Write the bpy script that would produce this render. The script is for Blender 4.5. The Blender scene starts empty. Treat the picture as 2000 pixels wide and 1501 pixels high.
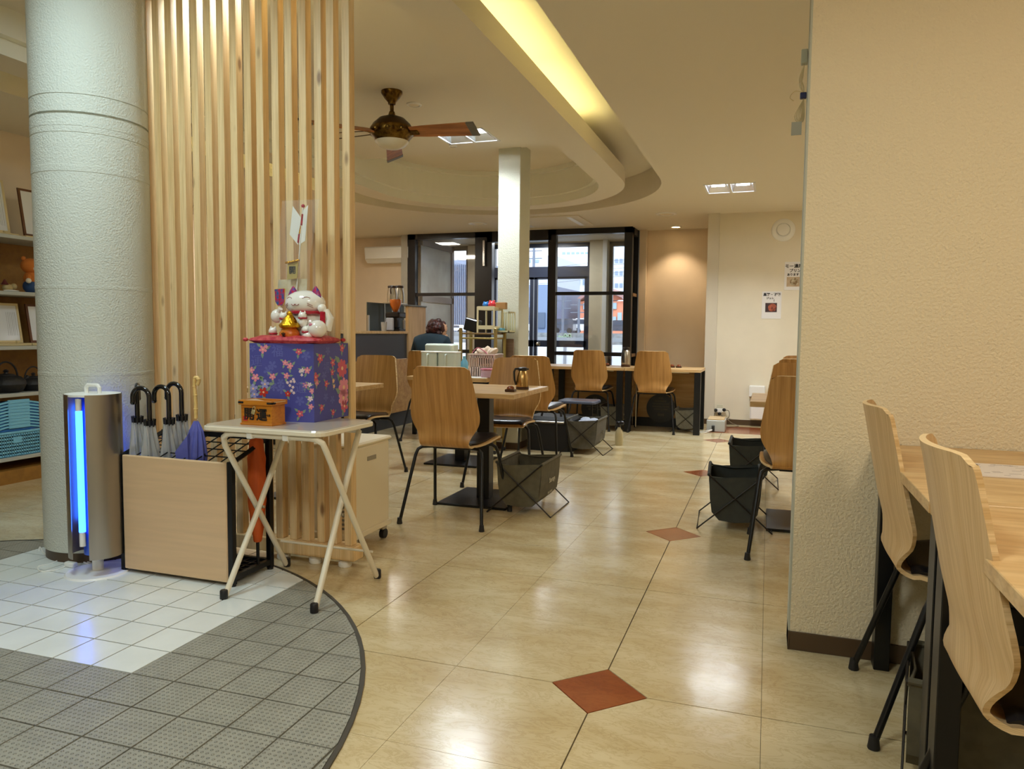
import bpy, bmesh, math, random
from mathutils import Vector, Matrix
random.seed(7)
S = bpy.context.scene; COL = S.collection
PI = math.pi
# ---------------------------------------------------------------- camera
F_PX = 1453.32; PITCH = .070857; ROLL = .0101796; YAW = .3308159
CAM = Vector((.435684, -2.074832, 1.0399877))
_r0 = Vector((math.cos(YAW), math.sin(YAW), 0))
FW = Vector((-math.sin(YAW)*math.cos(PITCH), math.cos(YAW)*math.cos(PITCH), -math.sin(PITCH)))
_u0 = _r0.cross(FW)
RT = math.cos(ROLL)*_r0 + math.sin(ROLL)*_u0
UP = -math.sin(ROLL)*_r0 + math.cos(ROLL)*_u0
cd = bpy.data.cameras.new('camera'); cam = bpy.data.objects.new('camera', cd); COL.objects.link(cam)
cd.sensor_width = 36; cd.lens = F_PX/2000*36; cd.clip_start = .02; cd.clip_end = 600
m = Matrix((RT, UP, -FW)).transposed().to_4x4(); m.translation = CAM; cam.matrix_world = m
S.camera = cam
sd = bpy.data.lights.new('facade_fill_sun', 'SUN'); sd.energy = 2.6; sd.angle = 1.2; sd.color = (.86, .93, 1)  # soft sun lamp added to brighten the fronts outside
so = bpy.data.objects.new('facade_fill_sun', sd); so.rotation_euler = (math.radians(48), 0, math.radians(12)); COL.objects.link(so)
# ---------------------------------------------------------------- colour management, world
S.view_settings.view_transform = 'Standard'; S.view_settings.look = 'None'
S.view_settings.exposure = 0.30; S.view_settings.gamma = 1.0; S.view_settings.use_curve_mapping = False
S.cycles.max_bounces = 8; S.cycles.diffuse_bounces = 5; S.cycles.glossy_bounces = 4
S.cycles.transparent_max_bounces = 16; S.cycles.caustics_reflective = False; S.cycles.caustics_refractive = False
S.cycles.sample_clamp_indirect = 6.0; S.cycles.use_denoising = True
W = bpy.data.worlds.new('world'); S.world = W; W.use_nodes = True
wn = W.node_tree; bg = wn.nodes['Background']; bg.inputs[1].default_value = 2.0
tc = wn.nodes.new('ShaderNodeTexCoord'); nz = wn.nodes.new('ShaderNodeTexNoise'); nz.inputs['Scale'].default_value = 3
cr = wn.nodes.new('ShaderNodeValToRGB'); cr.color_ramp.elements[0].color = (.70, .80, .92, 1); cr.color_ramp.elements[1].color = (.92, .97, 1.0, 1)
cr.color_ramp.elements[0].position = .3; cr.color_ramp.elements[1].position = .7
wn.links.new(tc.outputs['Generated'], nz.inputs['Vector']); wn.links.new(nz.outputs['Fac'], cr.inputs['Fac']); wn.links.new(cr.outputs['Color'], bg.inputs[0])
# light levels, all in one place
L_SQUARE = 30.0      # square twin-tube fittings (visible ones)
L_COVE = 9.0; L_DOWN = 60.0; L_BLUE = 9.0
ZC = 2.40            # main ceiling
def area(name, loc, size, power, color, rot=(0, 0, 0), sy=None, spread=PI):
    d = bpy.data.lights.new(name, 'AREA'); d.energy = power; d.color = color; d.shape = 'RECTANGLE'
    d.size = size; d.size_y = sy or size; d.spread = spread
    o = bpy.data.objects.new(name, d); o.location = loc; o.rotation_euler = rot; COL.objects.link(o); return o
WARM = (1, .84, .62); NEUT = (1, .93, .80); COOL = (.86, .95, 1)
for lx, ly, lz, w_, pw, c_ in ((.05, 5.28, ZC+.026, .45, 26, COOL), (-1.95, 3.64, 2.62+.026, .45, 19, COOL)):
    for s_ in (-1, 1): area('ceiling_and_fill_light', (lx+s_*w_/4, ly, lz), .15, pw/2, c_, sy=.22, spread=2.3)
area('ceiling_and_fill_light', (-1.9, -.35, 2.60), .42, 18, (.74, .95, 1))
area('ceiling_and_fill_light', (-1.9, .95, 2.60), .42, 12, (.80, .96, 1))  # extra unseen lamp, added to brighten the cornice
area('ceiling_and_fill_light', (1.35, -1.0, 2.385), .42, 16, WARM)
area('ceiling_and_fill_light', (-.4, -2.0, 2.385), .42, 27, (.92, 1, .97))  # unseen fill lamp, boosted for the entrance tiles
area('ceiling_and_fill_light', (1.8, 3.2, 2.385), .45, 19, NEUT)  # unseen fill lamp added behind the plastered wall
area('ceiling_and_fill_light', (1.6, 5.6, 2.385), .45, 7, NEUT)  # weaker unseen fill lamp added towards the back wall
area('ceiling_and_fill_light', (-4.7, 4.6, 2.385), .45, 18, NEUT)  # unseen fill lamp added over the kitchen side
area('ceiling_and_fill_light', (-4.3, 6.6, 2.385), .3, 7, NEUT)
area('ceiling_and_fill_light', (-2.8, 8.3, 2.40), .4, 26, (.9, .96, 1))  # unseen lobby lamp, strengthened to lighten the stone columns

# ---------------------------------------------------------------- pixel helpers (real positions from measured pixels)
def ray(x, y): return FW + RT*((x-1000)/F_PX) - UP*((y-750.5)/F_PX)
def G(x, y, z=0.0):
    d = ray(x, y); return CAM + d*((z-CAM.z)/d.z)
def AY(x, y, Y):
    d = ray(x, y); return CAM + d*((Y-CAM.y)/d.y)
def AX(x, y, X):
    d = ray(x, y); return CAM + d*((X-CAM.x)/d.x)

# ---------------------------------------------------------------- materials
def lin(c):
    return tuple((v/255/12.92 if v <= 10.3 else ((v/255+.055)/1.055)**2.4) for v in c)
MATS = {}
def mat(name, rgb, rough=.5, metal=0, var=0.0, vscale=8, stretch=(1, 1, 1), bump=0, bscale=60, rgb2=None, coat=0, emit=None, es=0, alpha=1, trans=0, detail=4, spec=.5, sheen=0):
    if name in MATS: return MATS[name]
    m = bpy.data.materials.new(name); m.use_nodes = True; nt = m.node_tree; N = nt.nodes; K = nt.links
    b = N['Principled BSDF']; c = lin(rgb)
    b.inputs['Base Color'].default_value = (*c, 1); b.inputs['Roughness'].default_value = rough
    b.inputs['Metallic'].default_value = metal; b.inputs['Coat Weight'].default_value = coat; b.inputs['Coat Roughness'].default_value = .08
    b.inputs['Specular IOR Level'].default_value = spec
    b.inputs['Transmission Weight'].default_value = trans; b.inputs['Alpha'].default_value = alpha
    if emit: b.inputs['Emission Color'].default_value = (*emit, 1); b.inputs['Emission Strength'].default_value = es
    if var or rgb2:
        t = N.new('ShaderNodeTexCoord'); mp = N.new('ShaderNodeMapping'); mp.inputs['Scale'].default_value = stretch
        n = N.new('ShaderNodeTexNoise'); n.inputs['Scale'].default_value = vscale; n.inputs['Detail'].default_value = detail
        r = N.new('ShaderNodeValToRGB')
        c2 = lin(rgb2) if rgb2 else tuple(v*(1-var) for v in c)
        c1 = c if rgb2 else tuple(min(1, v*(1+var*.5)) for v in c)
        r.color_ramp.elements[0].color = (*c2, 1); r.color_ramp.elements[1].color = (*c1, 1)
        r.color_ramp.elements[0].position = .35; r.color_ramp.elements[1].position = .65
        K.new(t.outputs['Object'], mp.inputs[0]); K.new(mp.outputs[0], n.inputs['Vector']); K.new(n.outputs['Fac'], r.inputs['Fac']); K.new(r.outputs['Color'], b.inputs['Base Color'])
    if bump:
        t = N.new('ShaderNodeTexCoord'); n = N.new('ShaderNodeTexNoise'); n.inputs['Scale'].default_value = bscale; n.inputs['Detail'].default_value = 3
        bp = N.new('ShaderNodeBump'); bp.inputs['Strength'].default_value = bump; bp.inputs['Distance'].default_value = .01
        K.new(t.outputs['Object'], n.inputs['Vector']); K.new(n.outputs['Fac'], bp.inputs['Height']); K.new(bp.outputs['Normal'], b.inputs['Normal'])
    MATS[name] = m; return m
def wood(name, a, b_, sc=(18, 18, 1.2), rough=.4, knots=False):
    if name in MATS: return MATS[name]
    m = mat(name, a, rough, rgb2=b_, vscale=1.6, stretch=sc, detail=6)
    nt = m.node_tree; N = nt.nodes; K = nt.links; b = N['Principled BSDF']; base = b.inputs['Base Color'].links[0].from_socket
    # second, finer grain layered over the first
    t = N.new('ShaderNodeTexCoord'); mp = N.new('ShaderNodeMapping'); mp.inputs['Scale'].default_value = tuple(v*5 for v in sc[:2])+(sc[2]*2,) if sc[2] < sc[0] else (sc[0]*2, sc[1]*2, sc[2]*5)
    n = N.new('ShaderNodeTexNoise'); n.inputs['Scale'].default_value = 2.2; n.inputs['Detail'].default_value = 5
    r = N.new('ShaderNodeValToRGB'); r.color_ramp.elements[0].color = (.74, .68, .6, 1); r.color_ramp.elements[1].color = (1, 1, 1, 1); r.color_ramp.elements[0].position = .38; r.color_ramp.elements[1].position = .55
    mx = N.new('ShaderNodeMix'); mx.data_type = 'RGBA'; mx.blend_type = 'MULTIPLY'; mx.inputs[0].default_value = .55
    K.new(t.outputs['Object'], mp.inputs[0]); K.new(mp.outputs[0], n.inputs['Vector']); K.new(n.outputs['Fac'], r.inputs['Fac'])
    K.new(base, mx.inputs[6]); K.new(r.outputs['Color'], mx.inputs[7]); K.new(mx.outputs[2], b.inputs['Base Color'])
    if knots:
        v = N.new('ShaderNodeTexVoronoi'); v.inputs['Scale'].default_value = 1; mp2 = N.new('ShaderNodeMapping'); mp2.inputs['Scale'].default_value = (9, 9, 3.2)
        oi = N.new('ShaderNodeObjectInfo'); ad = N.new('ShaderNodeVectorMath'); ad.operation = 'ADD'; cx = N.new('ShaderNodeCombineXYZ'); ml = N.new('ShaderNodeMath'); ml.operation = 'MULTIPLY'; ml.inputs[1].default_value = 37
        K.new(oi.outputs['Random'], ml.inputs[0]); K.new(ml.outputs[0], cx.inputs[2]); K.new(ml.outputs[0], cx.inputs[0])
        K.new(t.outputs['Object'], mp2.inputs[0]); K.new(mp2.outputs[0], ad.inputs[0]); K.new(cx.outputs[0], ad.inputs[1]); K.new(ad.outputs[0], v.inputs['Vector'])
        r2 = N.new('ShaderNodeValToRGB'); r2.color_ramp.elements[0].color = (.22, .1, .03, 1); r2.color_ramp.elements[1].color = (1, 1, 1, 1); r2.color_ramp.elements[0].position = .05; r2.color_ramp.elements[1].position = .13
        mx2 = N.new('ShaderNodeMix'); mx2.data_type = 'RGBA'; mx2.blend_type = 'MULTIPLY'; mx2.inputs[0].default_value = .8
        K.new(v.outputs['Distance'], r2.inputs['Fac']); K.new(mx.outputs[2], mx2.inputs[6]); K.new(r2.outputs['Color'], mx2.inputs[7]); K.new(mx2.outputs[2], b.inputs['Base Color'])
    return m
def glass(name, tint=(1, 1, 1), refl=.09, ior=1.5):
    m = bpy.data.materials.new(name); m.use_nodes = True; nt = m.node_tree; N = nt.nodes; K = nt.links
    N.remove(N['Principled BSDF']); o = N['Material Output']
    t = N.new('ShaderNodeBsdfTransparent'); t.inputs[0].default_value = (*tint, 1); g = N.new('ShaderNodeBsdfGlossy'); g.inputs['Roughness'].default_value = .04
    f = N.new('ShaderNodeFresnel'); f.inputs[0].default_value = ior; a = N.new('ShaderNodeMath'); a.operation = 'ADD'; a.inputs[1].default_value = refl-.04
    x = N.new('ShaderNodeMixShader'); K.new(f.outputs[0], a.inputs[0]); K.new(a.outputs[0], x.inputs[0]); K.new(t.outputs[0], x.inputs[1]); K.new(g.outputs[0], x.inputs[2]); K.new(x.outputs[0], o.inputs[0])
    MATS[name] = m; return m
WALL = mat('cream_plaster', (222, 208, 178), .75, bump=.55, bscale=110)
WALLS = mat('smooth_cream_wall', (228, 219, 198), .6, var=.04, vscale=3)
PEACH = mat('peach_wall', (232, 214, 188), .6, var=.05, vscale=3)
CEIL = mat('ceiling_paint', (228, 220, 202), .7)
CEILW = mat('brightened_cornice', (238, 236, 220), .6)  # whiter than the ceiling colour, standing in for light on the cornice
COLUMN = mat('column_plaster', (204, 206, 196), .7, bump=.5, bscale=130)
PILW = mat('white_pillar_plaster', (206, 206, 190), .7, bump=.35, bscale=110)
BROWN = mat('brown_skirting', (78, 58, 38), .4)
BLK = mat('black_metal', (18, 18, 19), .35, metal=.3)
BLKR = mat('black_rubber', (22, 20, 22), .5)
BLKP = mat('black_leatherette', (26, 25, 28), .3)
BLKF = mat('black_frame_paint', (24, 22, 26), .3)
CHROME = mat('chrome', (210, 210, 210), .15, metal=1)
STEEL = mat('brushed_steel', (190, 184, 172), .28, metal=1)
WHITEP = mat('white_plastic', (236, 236, 232), .4)
CREAMP = mat('cream_enamel', (232, 222, 200), .35)
OAK = wood('oak_veneer', (196, 148, 86), (164, 118, 62), sc=(30, 3, .8))
OAKH = wood('oak_veneer_level', (196, 156, 100), (170, 126, 74), sc=(1.2, 14, 14))
PLY = wood('plywood_edge', (226, 200, 156), (196, 162, 112), sc=(1, 1, 60))
TOPW = wood('maple_tabletop', (214, 182, 132), (196, 158, 106), sc=(2, 14, 14), rough=.35)
PINE = wood('pine_slat_wood', (236, 206, 156), (222, 186, 130), knots=True, sc=(22, 22, 1.2), rough=.5)
BIRCH = mat('birch_panel', (218, 184, 144), .5, var=.05, vscale=3, stretch=(1, 20, 20))
VGREY = mat('grey_fabric', (88, 84, 74), .85, var=.15, vscale=30)
DARKF = mat('dark_fabric', (52, 52, 50), .85, var=.15, vscale=30)
GLS = glass('window_glass')
CLEAR = glass('clear_film', (1, 1, 1), .05, 1.12)

# ---------------------------------------------------------------- mesh builder
def world_off(parent):
    M = Matrix.Identity(4); p = parent; chain = []
    while p is not None: chain.append(p); p = p.parent
    for q in reversed(chain): M = M @ Matrix.LocRotScale(q.location, q.rotation_euler, q.scale)
    return M.inverted()
class MB:
    def __init__(s): s.bm = bmesh.new(); s.mi = 0
    def _add(s, verts, faces, M=None):
        vs = [s.bm.verts.new((M @ Vector(v)) if M else v) for v in verts]; out = []
        for f in faces:
            try:
                nf = s.bm.faces.new([vs[i] for i in f]); nf.material_index = s.mi; out.append(nf)
            except ValueError: pass
        return vs, out
    def m(s, i): s.mi = i; return s
    def box(s, x0, x1, y0, y1, z0, z1, bev=0, rz=0, seg=1):
        c = Vector(((x0+x1)/2, (y0+y1)/2, (z0+z1)/2)); a, b, d = abs(x1-x0)/2, abs(y1-y0)/2, abs(z1-z0)/2
        M = Matrix.Translation(c) @ Matrix.Rotation(rz, 4, 'Z')
        v = [(i*a, j*b, k*d) for k in (-1, 1) for j in (-1, 1) for i in (-1, 1)]
        vs, fs = s._add(v, [(0, 2, 3, 1), (4, 5, 7, 6), (0, 1, 5, 4), (2, 6, 7, 3), (0, 4, 6, 2), (1, 3, 7, 5)], M)
        if bev:
            es = list({e for f in fs for e in f.edges})
            bmesh.ops.bevel(s.bm, geom=es, offset=min(bev, a*.95, b*.95, d*.95), segments=seg, profile=.5, affect='EDGES', material=-1)
        return s
    def obox(s, c, hx, hy, hz, M3, bev=0):   # oriented box, M3 a 3x3 rotation
        M = Matrix.Translation(Vector(c)) @ M3.to_4x4()
        v = [(i*hx, j*hy, k*hz) for k in (-1, 1) for j in (-1, 1) for i in (-1, 1)]
        vs, fs = s._add(v, [(0, 2, 3, 1), (4, 5, 7, 6), (0, 1, 5, 4), (2, 6, 7, 3), (0, 4, 6, 2), (1, 3, 7, 5)], M)
        if bev: bmesh.ops.bevel(s.bm, geom=list({e for f in fs for e in f.edges}), offset=bev, segments=1, profile=.5, affect='EDGES', material=-1)
        return s
    def tube(s, pts, r, n=8, r2=None, cap=True, flat=None):
        pts = [Vector(p) for p in pts]; rings = []; prev = None
        for i, p in enumerate(pts):
            if i == 0: t = pts[1]-p
            elif i == len(pts)-1: t = p-pts[i-1]
            else: t = (pts[i+1]-p).normalized()+(p-pts[i-1]).normalized()
            t.normalize()
            if prev is None:
                a = Vector((0, 0, 1)) if abs(t.z) < .9 else Vector((1, 0, 0)); u = t.cross(a).normalized()
            else: u = (prev - t*prev.dot(t)).normalized()
            prev = u; w = t.cross(u)
            rr = r if r2 is None else r+(r2-r)*i/(len(pts)-1)
            if callable(r): rr = r(i/(len(pts)-1))
            rings.append([s.bm.verts.new(p + u*math.cos(2*PI*k/n)*rr + w*math.sin(2*PI*k/n)*rr) for k in range(n)])
        for a, b in zip(rings, rings[1:]):
            for k in range(n):
                f = s.bm.faces.new((a[k], a[(k+1) % n], b[(k+1) % n], b[k])); f.material_index = s.mi; f.smooth = True
        if cap:
            for q in (rings[0][::-1], rings[-1]):
                try: f = s.bm.faces.new(q); f.material_index = s.mi
                except ValueError: pass
        return s
    def cyl(s, p, q, r, n=16, r2=None): return s.tube([p, q], r, n, r2)
    def lathe(s, prof, c=(0, 0, 0), n=24, sx=1, sy=1, M=None):
        rings = []; c = Vector(c)
        for r, z in prof:
            rings.append([s.bm.verts.new(((M @ Vector((r*math.cos(2*PI*k/n)*sx, r*math.sin(2*PI*k/n)*sy, z))) if M else Vector((r*math.cos(2*PI*k/n)*sx, r*math.sin(2*PI*k/n)*sy, z)))+c) for k in range(n)])
        for a, b in zip(rings, rings[1:]):
            for k in range(n):
                f = s.bm.faces.new((a[k], a[(k+1) % n], b[(k+1) % n], b[k])); f.material_index = s.mi; f.smooth = True
        for q, p in ((rings[0][::-1], prof[0]), (rings[-1], prof[-1])):
            f = s.bm.faces.new(q); f.material_index = s.mi
        return s
    def ball(s, c, rx, ry=None, rz=None, n=16, M=None):
        ry = ry or rx; rz = rz or rx
        h = n//2; pr = [(math.sin(PI*i/h), -math.cos(PI*i/h)) for i in range(h+1)]
        pr[0] = (.02, -1); pr[-1] = (.02, 1)
        MM = Matrix.Diagonal((rx, ry, rz)); MM = (M @ MM) if M else MM
        return s.lathe(pr, c, n, M=MM)
    def poly(s, pts, flip=False):
        vs = [s.bm.verts.new(p) for p in pts]; f = s.bm.faces.new(vs[::-1] if flip else vs); f.material_index = s.mi; return s
    def prism(s, poly, z0, z1, bev=0, M=None):
        n = len(poly); v = [(x, y, z0) for x, y in poly]+[(x, y, z1) for x, y in poly]
        fs = [tuple(range(n))[::-1], tuple(range(n, 2*n))]+[(i, (i+1) % n, n+(i+1) % n, n+i) for i in range(n)]
        vs, ff = s._add(v, fs, M)
        if bev: bmesh.ops.bevel(s.bm, geom=list({e for e in ff[1].edges}), offset=bev, segments=1, profile=.5, affect='EDGES', material=-1)
        return s
    def build(s, name, mt, parent=None, smooth=None, norm=True):
        if norm: bmesh.ops.recalc_face_normals(s.bm, faces=s.bm.faces)
        me = bpy.data.meshes.new(name)
        if parent is not None: s.bm.transform(world_off(parent))
        s.bm.to_mesh(me); s.bm.free()
        for x in (mt if isinstance(mt, (list, tuple)) else [mt]): me.materials.append(x)
        if smooth:
            for p in me.polygons: p.use_smooth = True
        if any(p.use_smooth for p in me.polygons): me.set_sharp_from_angle(angle=math.radians(38))
        o = bpy.data.objects.new(name, me); COL.objects.link(o)
        if parent is not None: o.parent = parent
        return o
def tag(o, label=None, cat=None, group=None, kind=None):
    if label: o['label'] = label
    if cat: o['category'] = cat
    if group: o['group'] = group
    if kind: o['kind'] = kind
    return o
def thing(name, loc, label, cat, group=None, rz=0):
    o = bpy.data.objects.new(name, None); COL.objects.link(o); o.location = loc; o.rotation_euler = (0, 0, rz); o.empty_display_size = .1
    return tag(o, label, cat, group)
def struct(name, mb, mt, parent=None, smooth=None):
    o = mb.build(name, mt, parent, smooth)
    if parent is None: o['kind'] = 'structure'
    return o
def copy_tree(o, parent=None):
    c = o.copy(); COL.objects.link(c); c.parent = parent
    for ch in list(o.children): copy_tree(ch, c)
    return c
def place(proto, used, loc, rz, label, group=None):
    if not used[0]: o = proto; used[0] = True
    else: o = copy_tree(proto)
    o.location = loc; o.rotation_euler = (0, 0, rz); o['label'] = label
    if group: o['group'] = group
    return o
def rrect(cx, cy, w, h, r, n=4):
    P = []
    for (sx, sy, a0) in ((1, 1, 0), (-1, 1, 90), (-1, -1, 180), (1, -1, 270)):
        for i in range(n+1):
            a = math.radians(a0+90*i/n); P.append((cx+sx*(w/2-r)+r*math.cos(a), cy+sy*(h/2-r)+r*math.sin(a)))
    return P
def text(name, body, size, M, mt, parent, ext=.0004, bold=0.0, align='CENTER'):
    c = bpy.data.curves.new(name, 'FONT'); c.body = body; c.size = size; c.extrude = ext; c.offset = bold; c.align_x = align; c.align_y = 'CENTER'; c.resolution_u = 2
    o = bpy.data.objects.new(name, c); COL.objects.link(o); bpy.context.view_layer.update()
    me = bpy.data.meshes.new_from_object(o.evaluated_get(bpy.context.evaluated_depsgraph_get()))
    bpy.data.objects.remove(o); me.materials.clear(); me.materials.append(mt)
    me.transform((world_off(parent) if parent is not None else Matrix.Identity(4)) @ M)
    q = bpy.data.objects.new(name, me); COL.objects.link(q)
    if parent is not None: q.parent = parent
    return q
def facing(loc, xdir, zdir=(0, 0, 1)):   # matrix: text x along xdir, text y along zdir
    x = Vector(xdir).normalized(); y = Vector(zdir).normalized(); z = x.cross(y)
    M = Matrix((x, y, z)).transposed().to_4x4(); M.translation = Vector(loc); return M
# ================================================================ THE SETTING
# ---- floor: slab with vinyl tiles, diamonds and a round entrance disc of ceramic tiles
GROUT = mat('dark_joint', (92, 80, 60), .8)
def marble(name, a, b_, rough):
    m = mat(name, a, rough, rgb2=b_, vscale=2.6, detail=9, stretch=(1, 2.2, 1), coat=.35, spec=.6)
    nt = m.node_tree; N = nt.nodes; K = nt.links; b = N['Principled BSDF']; base = b.inputs['Base Color'].links[0].from_socket
    t = N.new('ShaderNodeNewGeometry'); n = N.new('ShaderNodeTexNoise'); n.inputs['Scale'].default_value = 9; n.inputs['Detail'].default_value = 8; n.inputs['Roughness'].default_value = .7; n.inputs['Distortion'].default_value = 1.2
    mp = N.new('ShaderNodeMapping'); mp.inputs['Scale'].default_value = (1, 2.4, 1)
    r = N.new('ShaderNodeValToRGB'); e = r.color_ramp.elements; e[0].color = (1, 1, 1, 1); e[1].color = (1, 1, 1, 1); e[0].position = .46; e[1].position = .54
    mid = e.new(.5); mid.color = (.70, .62, .50, 1)
    mx = N.new('ShaderNodeMix'); mx.data_type = 'RGBA'; mx.blend_type = 'MULTIPLY'; mx.inputs[0].default_value = .5
    K.new(t.outputs['Position'], mp.inputs[0]); K.new(mp.outputs[0], n.inputs['Vector']); K.new(n.outputs['Fac'], r.inputs['Fac']); K.new(base, mx.inputs[6]); K.new(r.outputs['Color'], mx.inputs[7]); K.new(mx.outputs[2], b.inputs['Base Color'])
    # worn wax: uneven gloss and slight waviness
    n3 = N.new('ShaderNodeTexNoise'); n3.inputs['Scale'].default_value = 2.2; n3.inputs['Detail'].default_value = 5; mr = N.new('ShaderNodeMapRange'); mr.inputs[3].default_value = rough-.05; mr.inputs[4].default_value = rough+.10
    K.new(t.outputs['Position'], n3.inputs['Vector']); K.new(n3.outputs['Fac'], mr.inputs[0]); K.new(mr.outputs[0], b.inputs['Roughness'])
    n4 = N.new('ShaderNodeTexNoise'); n4.inputs['Scale'].default_value = 5; bp = N.new('ShaderNodeBump'); bp.inputs['Strength'].default_value = .12; bp.inputs['Distance'].default_value = .02
    K.new(t.outputs['Position'], n4.inputs['Vector']); K.new(n4.outputs['Fac'], bp.inputs['Height']); K.new(bp.outputs['Normal'], b.inputs['Normal'])
    return m
VINYL = marble('beige_marbled_vinyl', (222, 206, 168), (202, 180, 134), .16)
# object space noise would repeat on every tile: switch the tile colour noise to world position
for nd in list(VINYL.node_tree.nodes):
    if nd.type == 'MAPPING' and nd.inputs[0].is_linked and nd.inputs[0].links[0].from_node.type == 'TEX_COORD':
        g = VINYL.node_tree.nodes.new('ShaderNodeNewGeometry'); VINYL.node_tree.links.new(g.outputs['Position'], nd.inputs[0])
VINYL.node_tree.nodes['Principled BSDF'].inputs['Coat Roughness'].default_value = .2
DIAM = marble('red_brown_marbled_vinyl', (160, 84, 40), (140, 64, 28), .16)
b = MB(); b.box(-5.7, 2.8, -3.7, 8.1, -.06, -.004); b.box(-4.6, -1.2, 8.0, 9.6, -.06, -.004)
floor = struct('floor', b, GROUT)
CX, CY, CR = -2.16, -.955, 1.68
def tile_poly(i, j):
    x0, x1, y0, y1 = i*.45, (i+1)*.45, j*.45, (j+1)*.45
    gx0 = .002 if i % 2 == 0 else .0006; gx1 = .002 if (i+1) % 2 == 0 else .0006
    gy0 = .002 if j % 2 == 0 else .0006; gy1 = .002 if (j+1) % 2 == 0 else .0006
    P = [(x0+gx0, y0+gy0), (x1-gx1, y0+gy0), (x1-gx1, y1-gy1), (x0+gx0, y1-gy1)]
    D = .142
    for k, (cx, cy) in enumerate([(x0, y0), (x1, y0), (x1, y1), (x0, y1)]):
        if abs(cx) < 1e-6 and abs((cy/1.8)-round(cy/1.8)) < 1e-6:
            cut = {0: [(x0+gx0, y0+D), (x0+D, y0+gy0)], 1: [(x1-D, y0+gy0), (x1-gx1, y0+D)], 2: [(x1-gx1, y1-D), (x1-D, y1-gy1)], 3: [(x0+D, y1-gy1), (x0+gx0, y1-D)]}[k]
            P[k:k+1] = cut; return P
    return P
rest = MB()
for i in range(-12, 6):
    for j in range(-8, 18):
        cx, cy = (i+.5)*.45, (j+.5)*.45
        if math.hypot(cx-CX, cy-CY) < CR-.36: continue
        P = tile_poly(i, j)
        if -8 <= i <= 2 and -3 <= j <= 13: MB().prism(P, -.004, 0).build('tile', VINYL, floor)
        elif cy < 8.0: rest.prism(P, -.004, 0)
o = rest.build('far_tiles', VINYL, floor); o['kind'] = 'stuff'
for k in range(-1, 4):
    y = k*1.8; d = .139
    MB().prism([(-d, y), (0, y-d), (d, y), (0, y+d)], -.004, .0002).build('diamond_tile', DIAM, floor)
b = MB(); b.box(-.18, .9, 6.0, 6.6, -.003, .0006); b.build('border_tile', DIAM, floor)
b = MB(); b.box(.9, 1.9, -.02, .02, -.003, .0006)
# entrance disc
WT = mat('white_glazed_tile', (232, 236, 234), .22, var=.05, vscale=6)
def stud(name):
    m = mat(name, (154, 152, 140), .5, var=.10, vscale=14)
    nt = m.node_tree; N = nt.nodes; K = nt.links; b = N['Principled BSDF']
    g = N.new('ShaderNodeNewGeometry'); mp = N.new('ShaderNodeMapping'); mp.inputs['Scale'].default_value = (44, 44, 44); mp.inputs['Rotation'].default_value = (0, 0, .785)
    sn = N.new('ShaderNodeSeparateXYZ'); sa = N.new('ShaderNodeMath'); sa.operation = 'SINE'; sb = N.new('ShaderNodeMath'); sb.operation = 'SINE'; mu = N.new('ShaderNodeMath'); mu.operation = 'MULTIPLY'
    ka = N.new('ShaderNodeMath'); ka.operation = 'MULTIPLY'; ka.inputs[1].default_value = 6.28; kb = N.new('ShaderNodeMath'); kb.operation = 'MULTIPLY'; kb.inputs[1].default_value = 6.28
    gt = N.new('ShaderNodeMapRange'); gt.inputs[1].default_value = .45; gt.inputs[2].default_value = .8
    bp = N.new('ShaderNodeBump'); bp.inputs['Strength'].default_value = 1; bp.inputs['Distance'].default_value = .004
    K.new(g.outputs['Position'], mp.inputs[0]); K.new(mp.outputs[0], sn.inputs[0]); K.new(sn.outputs[0], ka.inputs[0]); K.new(sn.outputs[1], kb.inputs[0]); K.new(ka.outputs[0], sa.inputs[0]); K.new(kb.outputs[0], sb.inputs[0])
    K.new(sa.outputs[0], mu.inputs[0]); K.new(sb.outputs[0], mu.inputs[1]); K.new(mu.outputs[0], gt.inputs[0]); K.new(gt.outputs[0], bp.inputs['Height']); K.new(bp.outputs['Normal'], b.inputs['Normal'])
    return m
GT = stud('grey_studded_tile')
circ = lambda r, n=96: [(CX+r*math.cos(2*PI*k/n), CY+r*math.sin(2*PI*k/n)) for k in range(n)]
b = MB(); b.prism(circ(CR), -.003, .002); struct('floor_inset', b, mat('grey_grout', (96, 92, 80), .8)); inset = bpy.data.objects['floor_inset']
rim = MB()
ci, co = circ(CR-.012), circ(CR)
for k in range(96):
    a0, a1, c0, c1 = ci[k], ci[(k+1) % 96], co[k], co[(k+1) % 96]
    rim.poly([(*a0, .006), (*a1, .006), (*c1, .006), (*c0, .006)]); rim.poly([(*c0, .006), (*c1, .006), (*c1, -.002), (*c0, -.002)])
rim.build('edge_strip', mat('dark_edge_strip', (70, 66, 58), .5), inset)
clipc = circ(CR-.014, 72)
def clip(P):
    for k in range(72):
        (ax, ay), (bx, by) = clipc[k], clipc[(k+1) % 72]; Q = []
        ins = lambda p: (bx-ax)*(p[1]-ay)-(by-ay)*(p[0]-ax) >= 0
        for a, c in zip(P, P[1:]+P[:1]):
            ia, ic = ins(a), ins(c)
            if ia: Q.append(a)
            if ia != ic:
                da = (bx-ax)*(a[1]-ay)-(by-ay)*(a[0]-ax); dc = (bx-ax)*(c[1]-ay)-(by-ay)*(c[0]-ax); t = da/(da-dc)
                Q.append((a[0]+(c[0]-a[0])*t, a[1]+(c[1]-a[1])*t))
        P = Q
        if len(P) < 3: return None
    out = []
    for p in P:
        if not out or math.hypot(p[0]-out[-1][0], p[1]-out[-1][1]) > .002: out.append(p)
    if len(out) > 2 and math.hypot(out[0][0]-out[-1][0], out[0][1]-out[-1][1]) < .002: out.pop()
    return out if len(out) > 2 else None
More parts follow.
